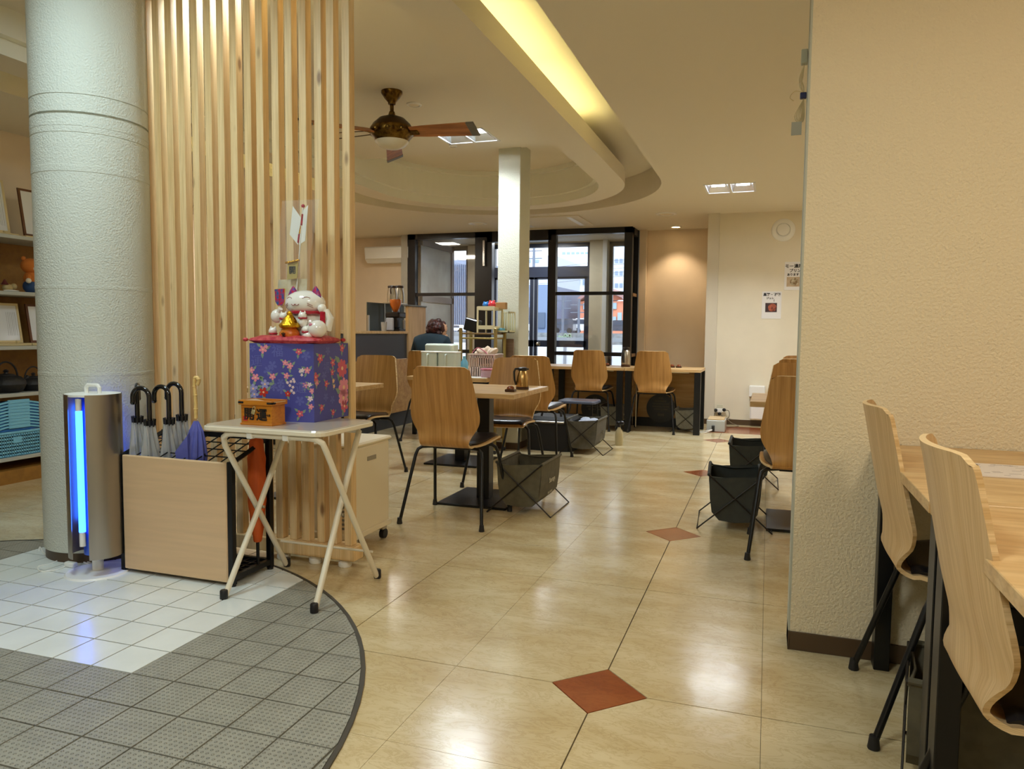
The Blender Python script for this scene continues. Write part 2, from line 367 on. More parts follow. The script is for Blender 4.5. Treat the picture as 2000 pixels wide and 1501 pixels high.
TP = .1572; X0, Y0 = -1.340, -.394; rr = math.radians(.9)
far = MB(); g_ = .0028
for i in range(-16, 7):
    for j in range(-9, 8):
        q = [(i*TP+g_, j*TP+g_), ((i+1)*TP-g_, j*TP+g_), ((i+1)*TP-g_, (j+1)*TP-g_), (i*TP+g_, (j+1)*TP-g_)]
        P = [(X0+x*math.cos(rr)-y*math.sin(rr), Y0+x*math.sin(rr)+y*math.cos(rr)) for x, y in q]
        P = clip(P)
        if not P: continue
        white = -9 <= i < 0 and j >= 0
        z = .0055+random.uniform(-.0003, .0003)
        if i >= -12 and j >= -5: MB().prism(P, .001, z).build('white_tile' if white else 'grey_tile', WT if white else GT, inset)
        else: far.prism(P, .001, z)
far.build('outer_tiles', GT, inset)['kind'] = 'stuff'

# ---- walls
b = MB(); b.box(.534, 2.7, .50, .62, 0, ZC); wall_near = struct('wall_near', b, WALL)
b = MB(); b.box(.530, 2.7, .494, .50, 0, .062, .002); b.box(.528, .534, .494, .62, 0, .062); struct('baseboard_near', b, BROWN)
b = MB(); b.box(.528, .534, .50, .62, 0, ZC); struct('trim_3', b, mat('grey_end_face', (176, 178, 164), .6))  # grey sheet covering the wall's left end face
b = MB(); b.box(-.13, 2.7, 6.8, 6.95, 0, ZC+.01); struct('wall_back', b, WALLS)
b = MB(); b.box(-.04, 2.7, 6.79, 6.80, 0, .06); b.box(-.26, -.13, 6.735, 6.745, 0, .06); struct('baseboard_back', b, BROWN)
b = MB(); b.box(-.255, -.13, 6.745, 8.1, 0, ZC+.01); struct('trim_4', b, mat('pale_grey_pier', (212, 204, 186), .6))
b = MB(); b.box(-1.22, -.255, 8.0, 8.12, 0, ZC+.01); b.box(-1.22, -1.13, 7.9, 8.0, 0, ZC+.01); struct('wall_recess', b, PEACH)
b = MB(); b.box(2.7, 2.82, -3.7, 8.1, 0, ZC+.01); struct('wall_right', b, WALLS)
b = MB(); b.box(-5.8, 2.8, -3.8, -3.66, 0, ZC+.4); struct('wall_front', b, WALLS)
b = MB(); b.box(-4.78, -4.66, -3.7, 3.3, 0, ZC+.01); b.box(-5.8, -4.66, 3.3, 3.42, 0, ZC+.01); b.box(-5.8, -5.68, 3.3, 8.1, 0, ZC+.01); struct('wall_left', b, PEACH)
b = MB(); b.box(-5.8, -4.4, 7.8, 7.92, 0, ZC+.01); struct('wall_kitchen', b, PEACH)
# ---- ceiling with its long oval recess, hung ring and stepped cornice
SX, SYA, SYB = -2.165, -.95, 4.63
def stad(r, n=40):
    P = [(SX+r*math.cos(PI*k/n), SYB+r*math.sin(PI*k/n)) for k in range(n+1)]
    return P+[(SX-r*math.cos(PI*k/n), SYA-r*math.sin(PI*k/n)) for k in range(n+1)]
def vstrip(b, r, z0, z1):
    P = stad(r); n = len(P)
    for k in range(n): b.poly([(*P[k], z0), (*P[(k+1) % n], z0), (*P[(k+1) % n], z1), (*P[k], z1)])
def annul(b, r0, r1, z0, z1=None):
    P, Q = stad(r0), stad(r1); n = len(P); z1 = z0 if z1 is None else z1
    for k in range(n): b.poly([(*P[k], z0), (*P[(k+1) % n], z0), (*Q[(k+1) % n], z1), (*Q[k], z1)])
b = MB(); bm = b.bm
outer = [bm.verts.new(p) for p in ((-5.8, -3.8, ZC), (2.82, -3.8, ZC), (2.82, 8.12, ZC), (-5.8, 8.12, ZC))]
inner = [bm.verts.new((x, y, ZC)) for x, y in stad(1.65)]
hole = [bm.verts.new((.05+a*.228, 5.28+c*.233, ZC)) for a, c in ((-1, -1), (1, -1), (1, 1), (-1, 1))]
es = [bm.edges.new((hole[k], hole[(k+1) % 4])) for k in range(4)]+[bm.edges.new((outer[k], outer[(k+1) % 4])) for k in range(4)]+[bm.edges.new((inner[k], inner[(k+1) % len(inner)])) for k in range(len(inner))]
bmesh.ops.triangle_fill(bm, edges=es, use_beauty=True)
vstrip(b, 1.65, ZC, 2.66); annul(b, 1.65, 1.16, 2.66)
ceiling = b.build('ceiling', CEIL, norm=False); ceiling['kind'] = 'structure'
b = MB(); annul(b, 1.32, 1.08, ZC); vstrip(b, 1.32, ZC, ZC+.13); annul(b, 1.32, 1.30, ZC+.13); vstrip(b, 1.30, ZC+.03, ZC+.13); annul(b, 1.30, 1.16, ZC+.03); vstrip(b, 1.16, ZC+.03, 2.80)
ring = b.build('ceiling_ring', CEIL, norm=False); ring['kind'] = 'structure'
b = MB(); vstrip(b, 1.08, ZC, ZC+.082); annul(b, 1.08, 1.03, ZC+.082); vstrip(b, 1.03, ZC+.082, 2.76); annul(b, 1.03, .985, 2.715); vstrip(b, .985, 2.715, 2.76)
o = b.build('ceiling_cornice', CEILW, norm=False); o['kind'] = 'structure'
b = MB(); b.poly([(x, y, 2.76) for x, y in stad(1.10)]); b.poly([(SX-1.05, 4.13, 2.62), (SX+1.05, 4.13, 2.62), (SX+1.05, 4.13, 2.76), (SX-1.05, 4.13, 2.76)])
o_ = [b.bm.verts.new(p) for p in ((SX-1.05, -2.2, 2.62), (SX+1.05, -2.2, 2.62), (SX+1.05, 4.13, 2.62), (SX-1.05, 4.13, 2.62))]; h_ = [b.bm.verts.new((-1.95+a*.228, 3.64+c*.208, 2.62)) for a, c in ((-1, -1), (1, -1), (1, 1), (-1, 1))]
bmesh.ops.triangle_fill(b.bm, edges=[b.bm.edges.new((q[k], q[(k+1) % 4])) for q in (o_, h_) for k in range(4)], use_beauty=True)
o = b.build('ceiling_upper', CEIL, norm=False); o['kind'] = 'structure'
# cove tubes lying in the ring's trough
YEL = mat('cove_tube_glow', (255, 240, 150), .5, emit=(1, .92, .44), es=L_COVE)
for k, (x, y0, y1) in enumerate(((-.92, 1.15, 2.25), (-.92, 2.3, 3.45), (-3.41, -.6, .6), (-3.41, 1.9, 3.1), (-3.41, 3.2, 4.4))):
    t = thing('cove_tube_light', (x, (y0+y1)/2, ZC+.03), 'yellowish fluorescent tube hidden in the trough of the oval ceiling ring', 'light', 'cove tubes in the ceiling ring')
    b = MB(); b.cyl((x, y0, ZC+.10), (x, y1, ZC+.10), .016, 10); b.build('tube', YEL, t)
    b = MB(); b.box(x-.02, x+.02, y0-.02, y1+.02, ZC+.031, ZC+.08); b.build('batten', WHITEP, t)
# ---- round column and square pillar
PC = (-2.495, .555); PR = .235
rings = [(PR, .05), (PR, .828), (PR+.001, .829), (PR+.001, .842), (PR, .843), (PR, 1.205), (PR+.001, 1.206), (PR+.001, 1.219), (PR, 1.22), (PR, 1.70), (PR+.0015, 1.701), (PR+.0015, 1.728), (PR, 1.729),
         (PR, 1.86), (PR-.002, 1.861), (PR-.002, 1.864), (PR, 1.865), (PR, 1.89), (PR+.001, 1.891), (PR+.001, 1.908), (PR, 1.909), (PR, 1.94), (PR-.010, 1.941), (PR-.010, 1.949), (PR, 1.95), (PR, 2.018), (PR-.003, 2.019), (PR-.003, 2.023), (PR, 2.024), (PR, 2.615)]
b = MB(); b.lathe(rings, (*PC, 0), 72); col = struct('round_column', b, COLUMN)
b = MB(); b.lathe([(PR-.006, .004), (PR-.006, .06)], (*PC, 0), 64); b.build('column_skirting', BROWN, col)
b = MB(); b.box(-1.83, -1.63, 4.105, 4.39, .0, 2.66, .004); pil = struct('square_pillar', b, PILW)
b = MB(); b.box(-1.836, -1.624, 4.099, 4.396, 0, .06, .002); b.build('pillar_skirting', BROWN, pil)
tag(col, kind='structure'); tag(pil, kind='structure')
# ---- glazed entrance lobby
VY = 7.55
def bar(b, px0, py0, px1, py1, Y, d=.05, bev=0):   # rectangle seen at these pixels, standing in the plane Y
    A = AY((px0+px1)/2, py0, Y); B = AY((px0+px1)/2, py1, Y); L = AY(px0, (py0+py1)/2, Y); R = AY(px1, (py0+py1)/2, Y)
    b.box(L.x, R.x, Y, Y+d, max(B.z, 0) if B.z < .05 else B.z, A.z, bev); return L.x, R.x, B.z, A.z
xL, xR = AY(797, 560, VY).x, AY(1233, 560, VY).x
X = lambda px, Y=VY, py=600: AY(px, py, Y).x
Z = lambda px, py, Y=VY: AY(px, py, Y).z
w1 = MB(); w1.box(xL, xL+.11, VY, VY+.1, 0, ZC); w1.box(X(927), X(960), VY, VY+.1, 0, ZC); w1.box(X(1069), X(1084), VY, VY+.1, 0, ZC); w1.box(X(1217), xR, VY, VY+.1, 0, ZC)
w1.box(xL, xR, VY, VY+.1, ZC-.075, ZC); w1.box(X(950), X(1075), VY, VY+.1, ZC-.14, ZC-.07)
for a, c in ((797, 940), (1080, 1225)):
    zt = Z(1150, 569); w1.box(X(a), X(c), VY+.02, VY+.07, zt-.045, zt); zt = Z(1150, 687); w1.box(X(a), X(c), VY+.02, VY+.07, zt-.05, zt)
w1.box(xL, xR, VY+.02, VY+.09, 0, .06)
win = struct('window_1', w1, BLKF)
b = MB(); b.box(X(803), X(930), VY+.045, VY+.051, .06, ZC-.07); b.box(X(1080), X(1220), VY+.045, VY+.051, .06, ZC-.07); b.build('pane', GLS, win)
b = MB(); b.box(X(944), X(948), VY-.05, VY-.035, Z(945, 520), Z(945, 470), .004); b.build('door_pull', CHROME, win)
# lobby side screen at the right, and side wall at the left
w2 = MB(); xs = xR-.03; w2.box(xs-.02, xs+.05, 8.0-.07, 8.0, 0, ZC); w2.box(xs-.02, xs+.04, VY+.1, 8.0, ZC-.09, ZC)
wn2 = struct('window_2', w2, BLKF)
b = MB(); zt = Z(1230, 568); b.box(xs-.01, xs+.04, VY+.1, 7.94, zt-.06, zt-.02); zt = Z(1230, 688); b.box(xs-.01, xs+.04, VY+.1, 7.94, zt-.06, zt-.02); b.build('oak_rail', mat('oak_rail', (150, 118, 84), .5), wn2)
b = MB(); b.box(xs+.01, xs+.016, VY+.1, 7.93, .06, ZC-.08); b.build('pane', GLS, wn2)
b = MB(); xw = xL+.14
b.box(xw-.02, xw+.03, 8.72, 8.80, .0, ZC-.05); b.box(xw-.02, xw+.03, VY+.12, 8.80, ZC-.14, ZC-.05); b.box(xw-.02, xw+.03, VY+.12, 8.80, 1.46, 1.55); b.box(xw-.02, xw+.03, VY+.12, 8.80, .0, .08)
wn4 = struct('window_4', b, mat('slate_frame', (70, 80, 96), .35))
b = MB(); b.box(xw, xw+.006, VY+.12, 8.74, .08, ZC-.12); b.build('pane', mat('grey_frosted_pane', (150, 160, 162), .25, var=.25, vscale=2.5), wn4)
LY = 9.0   # outer facade plane
XF = lambda px, py=600: AY(px, py, LY).x
ZF = lambda px, py: AY(px, py, LY).z
FAC = mat('lobby_stone_column', (206, 194, 166), .6, var=.08, vscale=5)
b = MB(); top = ZF(1100, 474)
b.box(-5.4, XF(866), LY, LY+.2, 0, 2.7); b.box(XF(913), XF(960), LY, LY+.2, 0, 2.7); b.box(XF(1153), XF(1188), LY-.1, LY+.2, 0, 2.7); b.box(XF(1222), -.9, LY, LY+.2, 0, 2.7)
b.box(-5.4, -.9, LY, LY+.2, top, 2.7); struct('wall_facade', b, FAC)
b = MB(); b.box(XF(1179), XF(1187), LY-.13, LY-.1, 0, 2.5); b.box(XF(855), XF(867), LY-.06, LY, 0, top+.03); b.box(XF(855), XF(915), LY-.06, LY, top+.0, top+.06); struct('trim_1', b, WHITEP)
b = MB(); b.box(xL-.3, xR+.5, VY+.1, LY+.2, 2.41, 2.47); struct('ceiling_lobby', b, mat('lobby_ceiling', (226, 220, 206), .6))
b = MB(); b.box(xL-.12, xL-.02, VY+.02, LY, 0, ZC); b.box(xR+.02+.03, xR+.13, 8.0, LY, 0, ZC); struct('wall_lobby', b, mat('lobby_side_wall', (176, 172, 160), .5, var=.12, vscale=4))
DBL = mat('dark_blue_grey_frame', (44, 50, 66), .3)
b = MB()   # outer windows left and right
for a, c in ((866, 913), (1187, 1223)):
    b.box(XF(a), XF(a)+.06, LY+.03, LY+.1, .1, top); b.box(XF(c)-.04, XF(c), LY+.03, LY+.1, .1, top); b.box(XF(a), XF(c), LY+.03, LY+.1, top-.07, top); b.box(XF(a), XF(c), LY+.03, LY+.1, 0, .15)
wf = struct('window_3', b, DBL)
b = MB(); b.box(XF(868), XF(911), LY+.06, LY+.066, .1, top-.03); b.box(XF(1189), XF(1221), LY+.06, LY+.066, .1, top-.03); b.build('pane', GLS, wf)
b = MB()   # double door with transom
xa, xb, xm = XF(958), XF(1153), XF(1041)
b.box(xa, xa+.06, LY+.02, LY+.1, 0, top); b.box(xb-.06, xb, LY+.02, LY+.1, 0, top); b.box(xa, xb, LY+.02, LY+.1, top-.06, top); zt = ZF(1041, 521); b.box(xa, xb, LY+.01, LY+.1, zt-.16, zt)
door = struct('door_1', b, DBL)
zt2 = zt-.16
for k, (c0, c1) in enumerate(((XF(962), XF(1040)), (XF(1042), XF(1147)))):
    b = MB(); b.box(c0, c0+.05, LY+.03, LY+.08, 0, zt2); b.box(c1-.055, c1, LY+.03, LY+.08, 0, zt2); zr = ZF(1041, 664); b.box(c0, c1, LY+.03, LY+.08, zr-.10, zr); b.box(c0, c1, LY+.03, LY+.08, 0, .12); b.box(c0, c1, LY+.03, LY+.08, zt2-.03, zt2)
    lf = b.build('door_leaf', DBL, door)
    b = MB(); b.box(c0+.04, c1-.04, LY+.052, LY+.058, .1, zt2-.02); b.build('pane', GLS, lf)
    if k == 1:
        kp = AY(1051, 671, LY); b = MB(); b.lathe([(.0, 0), (.028, .003), (.03, .006), (.014, .012), (.012, .03), (.026, .04), (.03, .052), (.024, .064), (.0, .068)], (kp.x, LY+.03, kp.z), 18, M=Matrix.Rotation(PI/2, 3, 'X')); b.build('door_knob', CHROME, lf)
# ================================================================ SLAT SCREEN
scr = thing('slat_screen', (-1.8, .74, 0), 'tall pine slat partition screen standing between the round column and the tables', 'screen')
fr = [-2.440, -2.366, -2.293, -2.224, -2.157, -2.079, -2.009, -1.939, -1.867, -1.794, -1.727, -1.650, -1.577, -1.511, -1.433, -1.369, -1.295]
for k, x in enumerate(fr):
    b = MB(); b.box(x, x+.0365, .722, .764, .098, 2.56, .0015)
    o = b.build('slat', PINE, scr)
    o.rotation_euler = (random.uniform(-.0006, .0006), random.uniform(-.0012, .0016), 0)
b = MB(); b.box(-2.24, -1.236, .705, .782, .034, .097, .003); b.build('bottom_rail', PINE, scr)
b = MB(); b.box(-2.46, -1.25, .71, .775, 2.56, 2.62, .002); b.build('top_rail', PINE, scr)
for x in (-1.95, -1.62, -1.45, -1.30):
    b = MB(); b.lathe([(.026, .0), (.03, .006), (.03, .022), (.018, .034)], (x, .735, 0), 16); b.build('foot_pad', WHITEP, scr)

# ================================================================ BLUE LIGHT TOWER
PX, PY_ = -2.225, .285
tw = thing('light_tower', (PX, PY_, 0), 'brushed steel insect trap tower glowing blue along a slit', 'insect trap')
b = MB(); b.lathe([(.125, 0), (.128, .004), (.12, .012), (.02, .018)], (PX, PY_, 0), 40); b.build('base_plate', WHITEP, tw)
b = MB(); b.cyl((PX, PY_, .015), (PX, PY_, .10), .022, 20); b.build('stem', WHITEP, tw)
# curved steel shell, open along a slit on the left front
R_ = .107
for d0, d1 in ((-58, 96), (130, 260)):
    b = MB(); a0, a1 = math.radians(d0), math.radians(d1); n = 30
    ps = [(PX+R_*math.cos(a0+(a1-a0)*k/n), PY_+R_*math.sin(a0+(a1-a0)*k/n)) for k in range(n+1)]
    pi_ = [(PX+(R_-.003)*math.cos(a0+(a1-a0)*k/n), PY_+(R_-.003)*math.sin(a0+(a1-a0)*k/n)) for k in range(n+1)]
    for k in range(n):
        for P in (ps, pi_): b.poly([(*P[k], .085), (*P[k+1], .085), (*P[k+1], .765), (*P[k], .765)])
        for z in (.085, .765): b.poly([(*ps[k], z), (*ps[k+1], z), (*pi_[k+1], z), (*pi_[k], z)])
    for k in (0, n): b.poly([(*ps[k], .085), (*pi_[k], .085), (*pi_[k], .765), (*ps[k], .765)])
    bmesh.ops.remove_doubles(b.bm, verts=b.bm.verts, dist=1e-5)
    b.build('shell', mat('brushed_steel_shell', (172, 166, 156), .34, metal=1, var=.05, vscale=20, stretch=(1, 1, .02)), tw, smooth=True)
b = MB(); b.cyl((PX, PY_, .09), (PX, PY_, .76), .050, 24); b.build('core', mat('blue_plastic_core', (70, 110, 230), .4), tw)
a_ = math.radians(-80); lx, ly = PX+.084*math.cos(a_), PY_+.084*math.sin(a_)
b = MB(); b.cyl((lx, ly, .20), (lx, ly, .70), .013, 12); b.cyl((2*PX-lx, 2*PY_-ly, .20), (2*PX-lx, 2*PY_-ly, .70), .013, 12); b.build('blue_tube', mat('blue_lamp_glow', (60, 110, 255), .4, emit=(.02, .12, 1.0), es=L_BLUE), tw)
b = MB(); b.cyl((lx, ly, .14), (lx, ly, .20), .012, 10); b.cyl((lx, ly, .70), (lx, ly, .75), .012, 10); b.build('lamp_socket', WHITEP, tw)
b = MB(); b.prism([(PX+.104*math.cos(2*PI*k/40), PY_+.104*math.sin(2*PI*k/40)) for k in range(40)], .757, .766); b.build('top_cap', WHITEP, tw)
b = MB(); b.tube([(PX-.036, PY_, .762), (PX-.036, PY_, .79), (PX-.026, PY_, .800), (PX+.026, PY_, .800), (PX+.036, PY_, .79), (PX+.036, PY_, .762)], .008, 8); b.build('handle', WHITEP, tw)
def curve_pts(P, n=8):
    P = [Vector(p) for p in P]; out = []
    Q = [P[0]]+P+[P[-1]]
    for i in range(1, len(Q)-2):
        for k in range(n):
            t = k/n; a, c, d, e = Q[i-1], Q[i], Q[i+1], Q[i+2]
            out.append(.5*((2*c)+(-a+d)*t+(2*a-5*c+4*d-e)*t*t+(-a+3*c-3*d+e)*t*t*t))
    out.append(P[-1]); return out
def gp(x, y, z=.008): p = G(x, y, z); return (p.x, p.y, z)
b = MB(); b.tube(curve_pts([gp(195, 1112), gp(170, 1100), gp(140, 1088), gp(120, 1091), gp(100, 1100), gp(75, 1106), gp(80, 1115), gp(110, 1112), gp(132, 1104)]), .0032, 6)
b.tube(curve_pts([gp(76, 1075), gp(78, 1068), gp(84, 1078), gp(97, 1085), gp(120, 1087), gp(150, 1092), gp(175, 1098), gp(190, 1104)]), .0032, 6)
b.box(*sorted((gp(130, 1104)[0], gp(158, 1104)[0])), gp(140, 1106)[1]-.012, gp(140, 1106)[1]+.012, .006, .028, .004)
tag(b.build('power_cable', WHITEP), 'white power cable with inline switch looping on the tiles by the round column', 'cable')

# ================================================================ UMBRELLA STAND
SXa, SXb, SYf, SYk = -2.14, -1.562, .325, .575
st = thing('umbrella_stand', (-1.85, .45, 0), 'umbrella stand with beech front panel and black wire grid', 'umbrella stand')
b = MB(); b.box(SXa+.022, SXb-.024, SYf-.004, SYf+.014, .022, .508, .004); b.build('front_panel', BIRCH, st)
for x in (SXa+.010, SXb-.011):
    for y, zt in ((SYf+.012, .512), (SYk, .585)):
        b = MB(); b.box(x-.012, x+.012, y-.012, y+.012, .012, zt, .002); p = b.build('post', BLK, st)
        b = MB(); b.cyl((x, y, 0.003), (x, y, .014), .013, 12); b.build('foot_cap', BLKR, p)
b = MB()
for x in (SXa+.010, SXb-.011):
    b.tube([(x, SYf+.012, .502), (x, SYk, .578)], .011, 4); b.box(x-.01, x+.01, SYf, SYk, .028, .05)
b.box(SXa+.01, SXb-.01, SYk-.009, SYk+.009, .566, .588); b.box(SXa+.01, SXb-.01, SYf+.008, SYf+.03, .48, .498); b.box(SXa+.01, SXb-.01, SYk-.009, SYk+.009, .028, .05)
b.build('frame_rail', BLK, st)['kind'] = 'stuff'
b = MB()
zat = lambda y: .500+(y-SYf-.012)*(.076/(SYk-SYf-.012))
nx, ny = 9, 4
for k in range(1, nx): x = SXa+.01+(SXb-SXa-.02)*k/nx; b.tube([(x, SYf+.015, zat(SYf+.015)), (x, SYk, zat(SYk))], .0028, 6)
for k in range(1, ny): y = SYf+.015+(SYk-SYf-.015)*k/ny; b.tube([(SXa+.01, y, zat(y)-.004), (SXb-.01, y, zat(y)-.004)], .0028, 6)
b.build('wire_grid', BLK, st)
b = MB(); b.box(SXa+.02, SXb-.02, SYf+.02, SYk-.01, .03, .036)
for k in range(1, 12): x = SXa+.02+(SXb-SXa-.04)*k/12; b.box(x-.003, x+.003, SYf+.02, SYk-.01, .036, .044)
for k in range(1, 5): y = SYf+.02+(SYk-SYf-.03)*k/5; b.box(SXa+.02, SXb-.02, y-.003, y+.003, .036, .044)
b.build('drip_tray', BLK, st)
# umbrellas
VIN = glass('highlighted_vinyl', (.9, .92, .93), .12)
def milky(m, f):
    nt = m.node_tree; N = nt.nodes; o = N['Material Output']; src = o.inputs[0].links[0].from_socket; d = N.new('ShaderNodeBsdfDiffuse'); d.inputs[0].default_value = (.85, .87, .9, 1)
    x = N.new('ShaderNodeMixShader'); x.inputs[0].default_value = f; nt.links.new(src, x.inputs[1]); nt.links.new(d.outputs[0], x.inputs[2]); nt.links.new(x.outputs[0], o.inputs[0])
milky(VIN, .34)  # white diffuse mixed in, standing in for highlights on clear vinyl
def umbrella(x, y, rz, label, hk=True, zt=.775):
    t = thing('clear_umbrella', (x, y, .046), label, 'umbrella', 'clear umbrellas in the stand'); h = zt-.046
    def L(u, w): return (x+u*math.cos(rz), y+u*math.sin(rz), .046+w)
    r = .039
    pts = [L(0, h-.135), L(0, h-.036)]+[L(r-r*math.cos(a), h-.036+r*math.sin(a)) for a in [PI*k/10 for k in range(1, 11)]]+[L(2*r, h-.058)]
    b = MB(); b.tube(pts, .0100, 10); b.ball(L(2*r, h-.060), .0112, n=8); b.build('crook_handle', mat('glossy_black', (12, 12, 14), .15, coat=.5), t)
    b = MB(); b.cyl(L(0, .0), L(0, h-.13), .004, 8); b.build('shaft', BLK, t)
    # runner with the black rib tips
    b = MB()
    for k in range(8):
        a = 2*PI*k/8; c = L(0, h-.150); b.cyl((c[0]+.019*math.cos(a), c[1]+.019*math.sin(a), c[2]-.010), (c[0]+.021*math.cos(a), c[1]+.021*math.sin(a), c[2]+.022), .0038, 6)
    b.cyl(L(0, h-.165), L(0, h-.135), .014, 10); b.build('rib_tips', BLKP, t)
    # gathered canopy, narrow at the tips, fuller below
    b = MB(); n = 40; prof = [(.020, h-.155), (.023, h-.20), (.033, h-.28), (.037, h-.36), (.030, h-.46), (.020, h-.58), (.008, .04)]
    rg = []
    for i, (q, z) in enumerate(prof):
        rg.append([b.bm.verts.new(Vector(L(0, z))+Vector((math.cos(2*PI*k/n+.25*i), math.sin(2*PI*k/n+.25*i), 0))*q*(1+.22*math.sin(8*2*PI*k/n)+.10*math.sin(3*2*PI*k/n+i))) for k in range(n)])
    for a, c in zip(rg, rg[1:]):
        for k in range(n): b.bm.faces.new((a[k], a[(k+1) % n], c[(k+1) % n], c[k])).smooth = True
    b.build('canopy', VIN, t)
    return t
uy = .41
for px, lab, hz, rz in ((268, 'clear vinyl umbrella with black crook handle nearest the steel tower', .792, 2.3), (292, 'clear vinyl umbrella, second of four from the steel tower', .785, PI+.15), (330, 'clear vinyl umbrella, third of four from the steel tower', .790, PI), (355, 'clear vinyl umbrella with crook handle closest to the bamboo handled one', .800, PI)):
    yy = {268: .40, 292: .38, 330: .42, 355: .47}[px]; p = AY(px, 800, yy); umbrella(p.x, yy, rz, lab, zt=hz)
# folded blue umbrella with bamboo crook, lying tilted in the grid
p = AY(383, 820, .40); ux, uyy = p.x, .40
t = thing('compact_umbrella', (ux, uyy, .046), 'violet blue folding umbrella with bamboo crook handle stuck in the grid', 'umbrella')
BAM = mat('bamboo', (226, 190, 120), .4, var=.15, vscale=40)
b = MB(); zz = [AY(383, y, .40).z for y in (737, 745, 765, 788, 812)]
pts = [(ux+.010, uyy, zz[0]-.030), (ux+.018, uyy, zz[0]-.012), (ux+.010, uyy, zz[0]), (ux-.002, uyy, zz[0]-.004), (ux-.005, uyy, zz[1]-.02), (ux-.002, uyy, zz[2]), (ux, uyy, zz[3]), (ux, uyy, zz[4]-.01)]
pp = curve_pts(pts, 6); b.tube(pp, .0075, 10)
for k in (8, 16, 24, 32, 38): b.ball(pp[min(k, len(pp)-1)], .0098, .0098, .005, 10)
b.build('bamboo_handle', BAM, t)
BLU = mat('violet_blue_cloth', (92, 96, 176), .7, var=.1, vscale=20)
b = MB(); n = 36
zs = [AY(383, y, .40).z for y in (822, 840, 865, 890, 905)]
prof = [(.008, zs[0], 0, 0), (.022, zs[1], .0, .004), (.034, zs[2], -.006, .01), (.040, zs[3], -.010, .014), (.036, zs[4]-.02, -.012, .014), (.02, zs[4]-.16, -.008, .01), (.006, zs[4]-.22, 0, 0)]
rg = []
for i, (q, z, dx, w) in enumerate(prof): rg.append([b.bm.verts.new((ux+dx+q*1.15*math.cos(2*PI*k/n)*(1+.28*abs(math.sin(4.5*2*PI*k/n))), uyy+q*.75*math.sin(2*PI*k/n)*(1+.28*abs(math.sin(4.5*2*PI*k/n))), z)) for k in range(n)])
for a, c in zip(rg, rg[1:]):
    for k in range(n): b.bm.faces.new((a[k], a[(k+1) % n], c[(k+1) % n], c[k]))
b.bm.faces.new(rg[0][::-1]); b.bm.faces.new(rg[-1]); b.build('cloth', BLU, t)
b = MB()
for k in range(5):
    x = ux-.022-.010*k; b.poly([(ux-.006, uyy-.032-.003*k, zs[1]-.004*k), (x-.016, uyy-.036, zs[2]-.012-.006*k), (x-.006, uyy-.036, zs[4]-.004), (ux-.006, uyy-.04, zs[4]-.01)])
o = b.build('loose_fold', BLU, t); md = o.modifiers.new('s', 'SOLIDIFY'); md.thickness = .0015
b = MB(); b.cyl((ux, uyy, .05), (ux, uyy, zs[4]-.2), .004, 8); b.build('shaft', BLK, t)
# orange umbrella hanging inside
p = AY(502, 960, .47); ox, oy = p.x, .50
p = AY(502, 960, oy); ox = p.x
t = thing('orange_umbrella', (ox, oy, .046), 'closed orange umbrella standing behind the white folding table leg', 'umbrella')
ORG = mat('orange_cloth', (214, 92, 26), .6, var=.15, vscale=14, stretch=(1, 1, .3))
b = MB(); n = 32; prof = [(.012, .60), (.026, .575), (.033, .50), (.036, .42), (.034, .32), (.026, .22), (.018, .155), (.014, .145)]
rg = [[b.bm.verts.new((ox+q*math.cos(2*PI*k/n+.8*i)*(1+.13*math.sin(6*2*PI*k/n)), oy+q*math.sin(2*PI*k/n+.8*i)*(1+.13*math.sin(6*2*PI*k/n)), z)) for k in range(n)] for i, (q, z) in enumerate([(a, c) for a, c in prof])]
rg = []
for i, (q, z) in enumerate(prof): rg.append([b.bm.verts.new((ox+q*(1+.15*math.sin(6*(2*PI*k/n)+2.2*i))*math.cos(2*PI*k/n), oy+q*(1+.15*math.sin(6*(2*PI*k/n)+2.2*i))*math.sin(2*PI*k/n), z)) for k in range(n)])
for v in [v for v in b.bm.verts if not v.link_faces and v not in sum(rg, [])]: b.bm.verts.remove(v)
for a, c in zip(rg, rg[1:]):
    for k in range(n): b.bm.faces.new((a[k], a[(k+1) % n], c[(k+1) % n], c[k])).smooth = True
b.bm.faces.new(rg[0][::-1]); b.bm.faces.new(rg[-1]); b.build('cloth', ORG, t)
b = MB(); b.cyl((ox, oy, .046), (ox, oy, .15), .007, 10); b.cyl((ox, oy, .58), (ox, oy, .63), .006, 10); b.build('shaft', BLK, t)

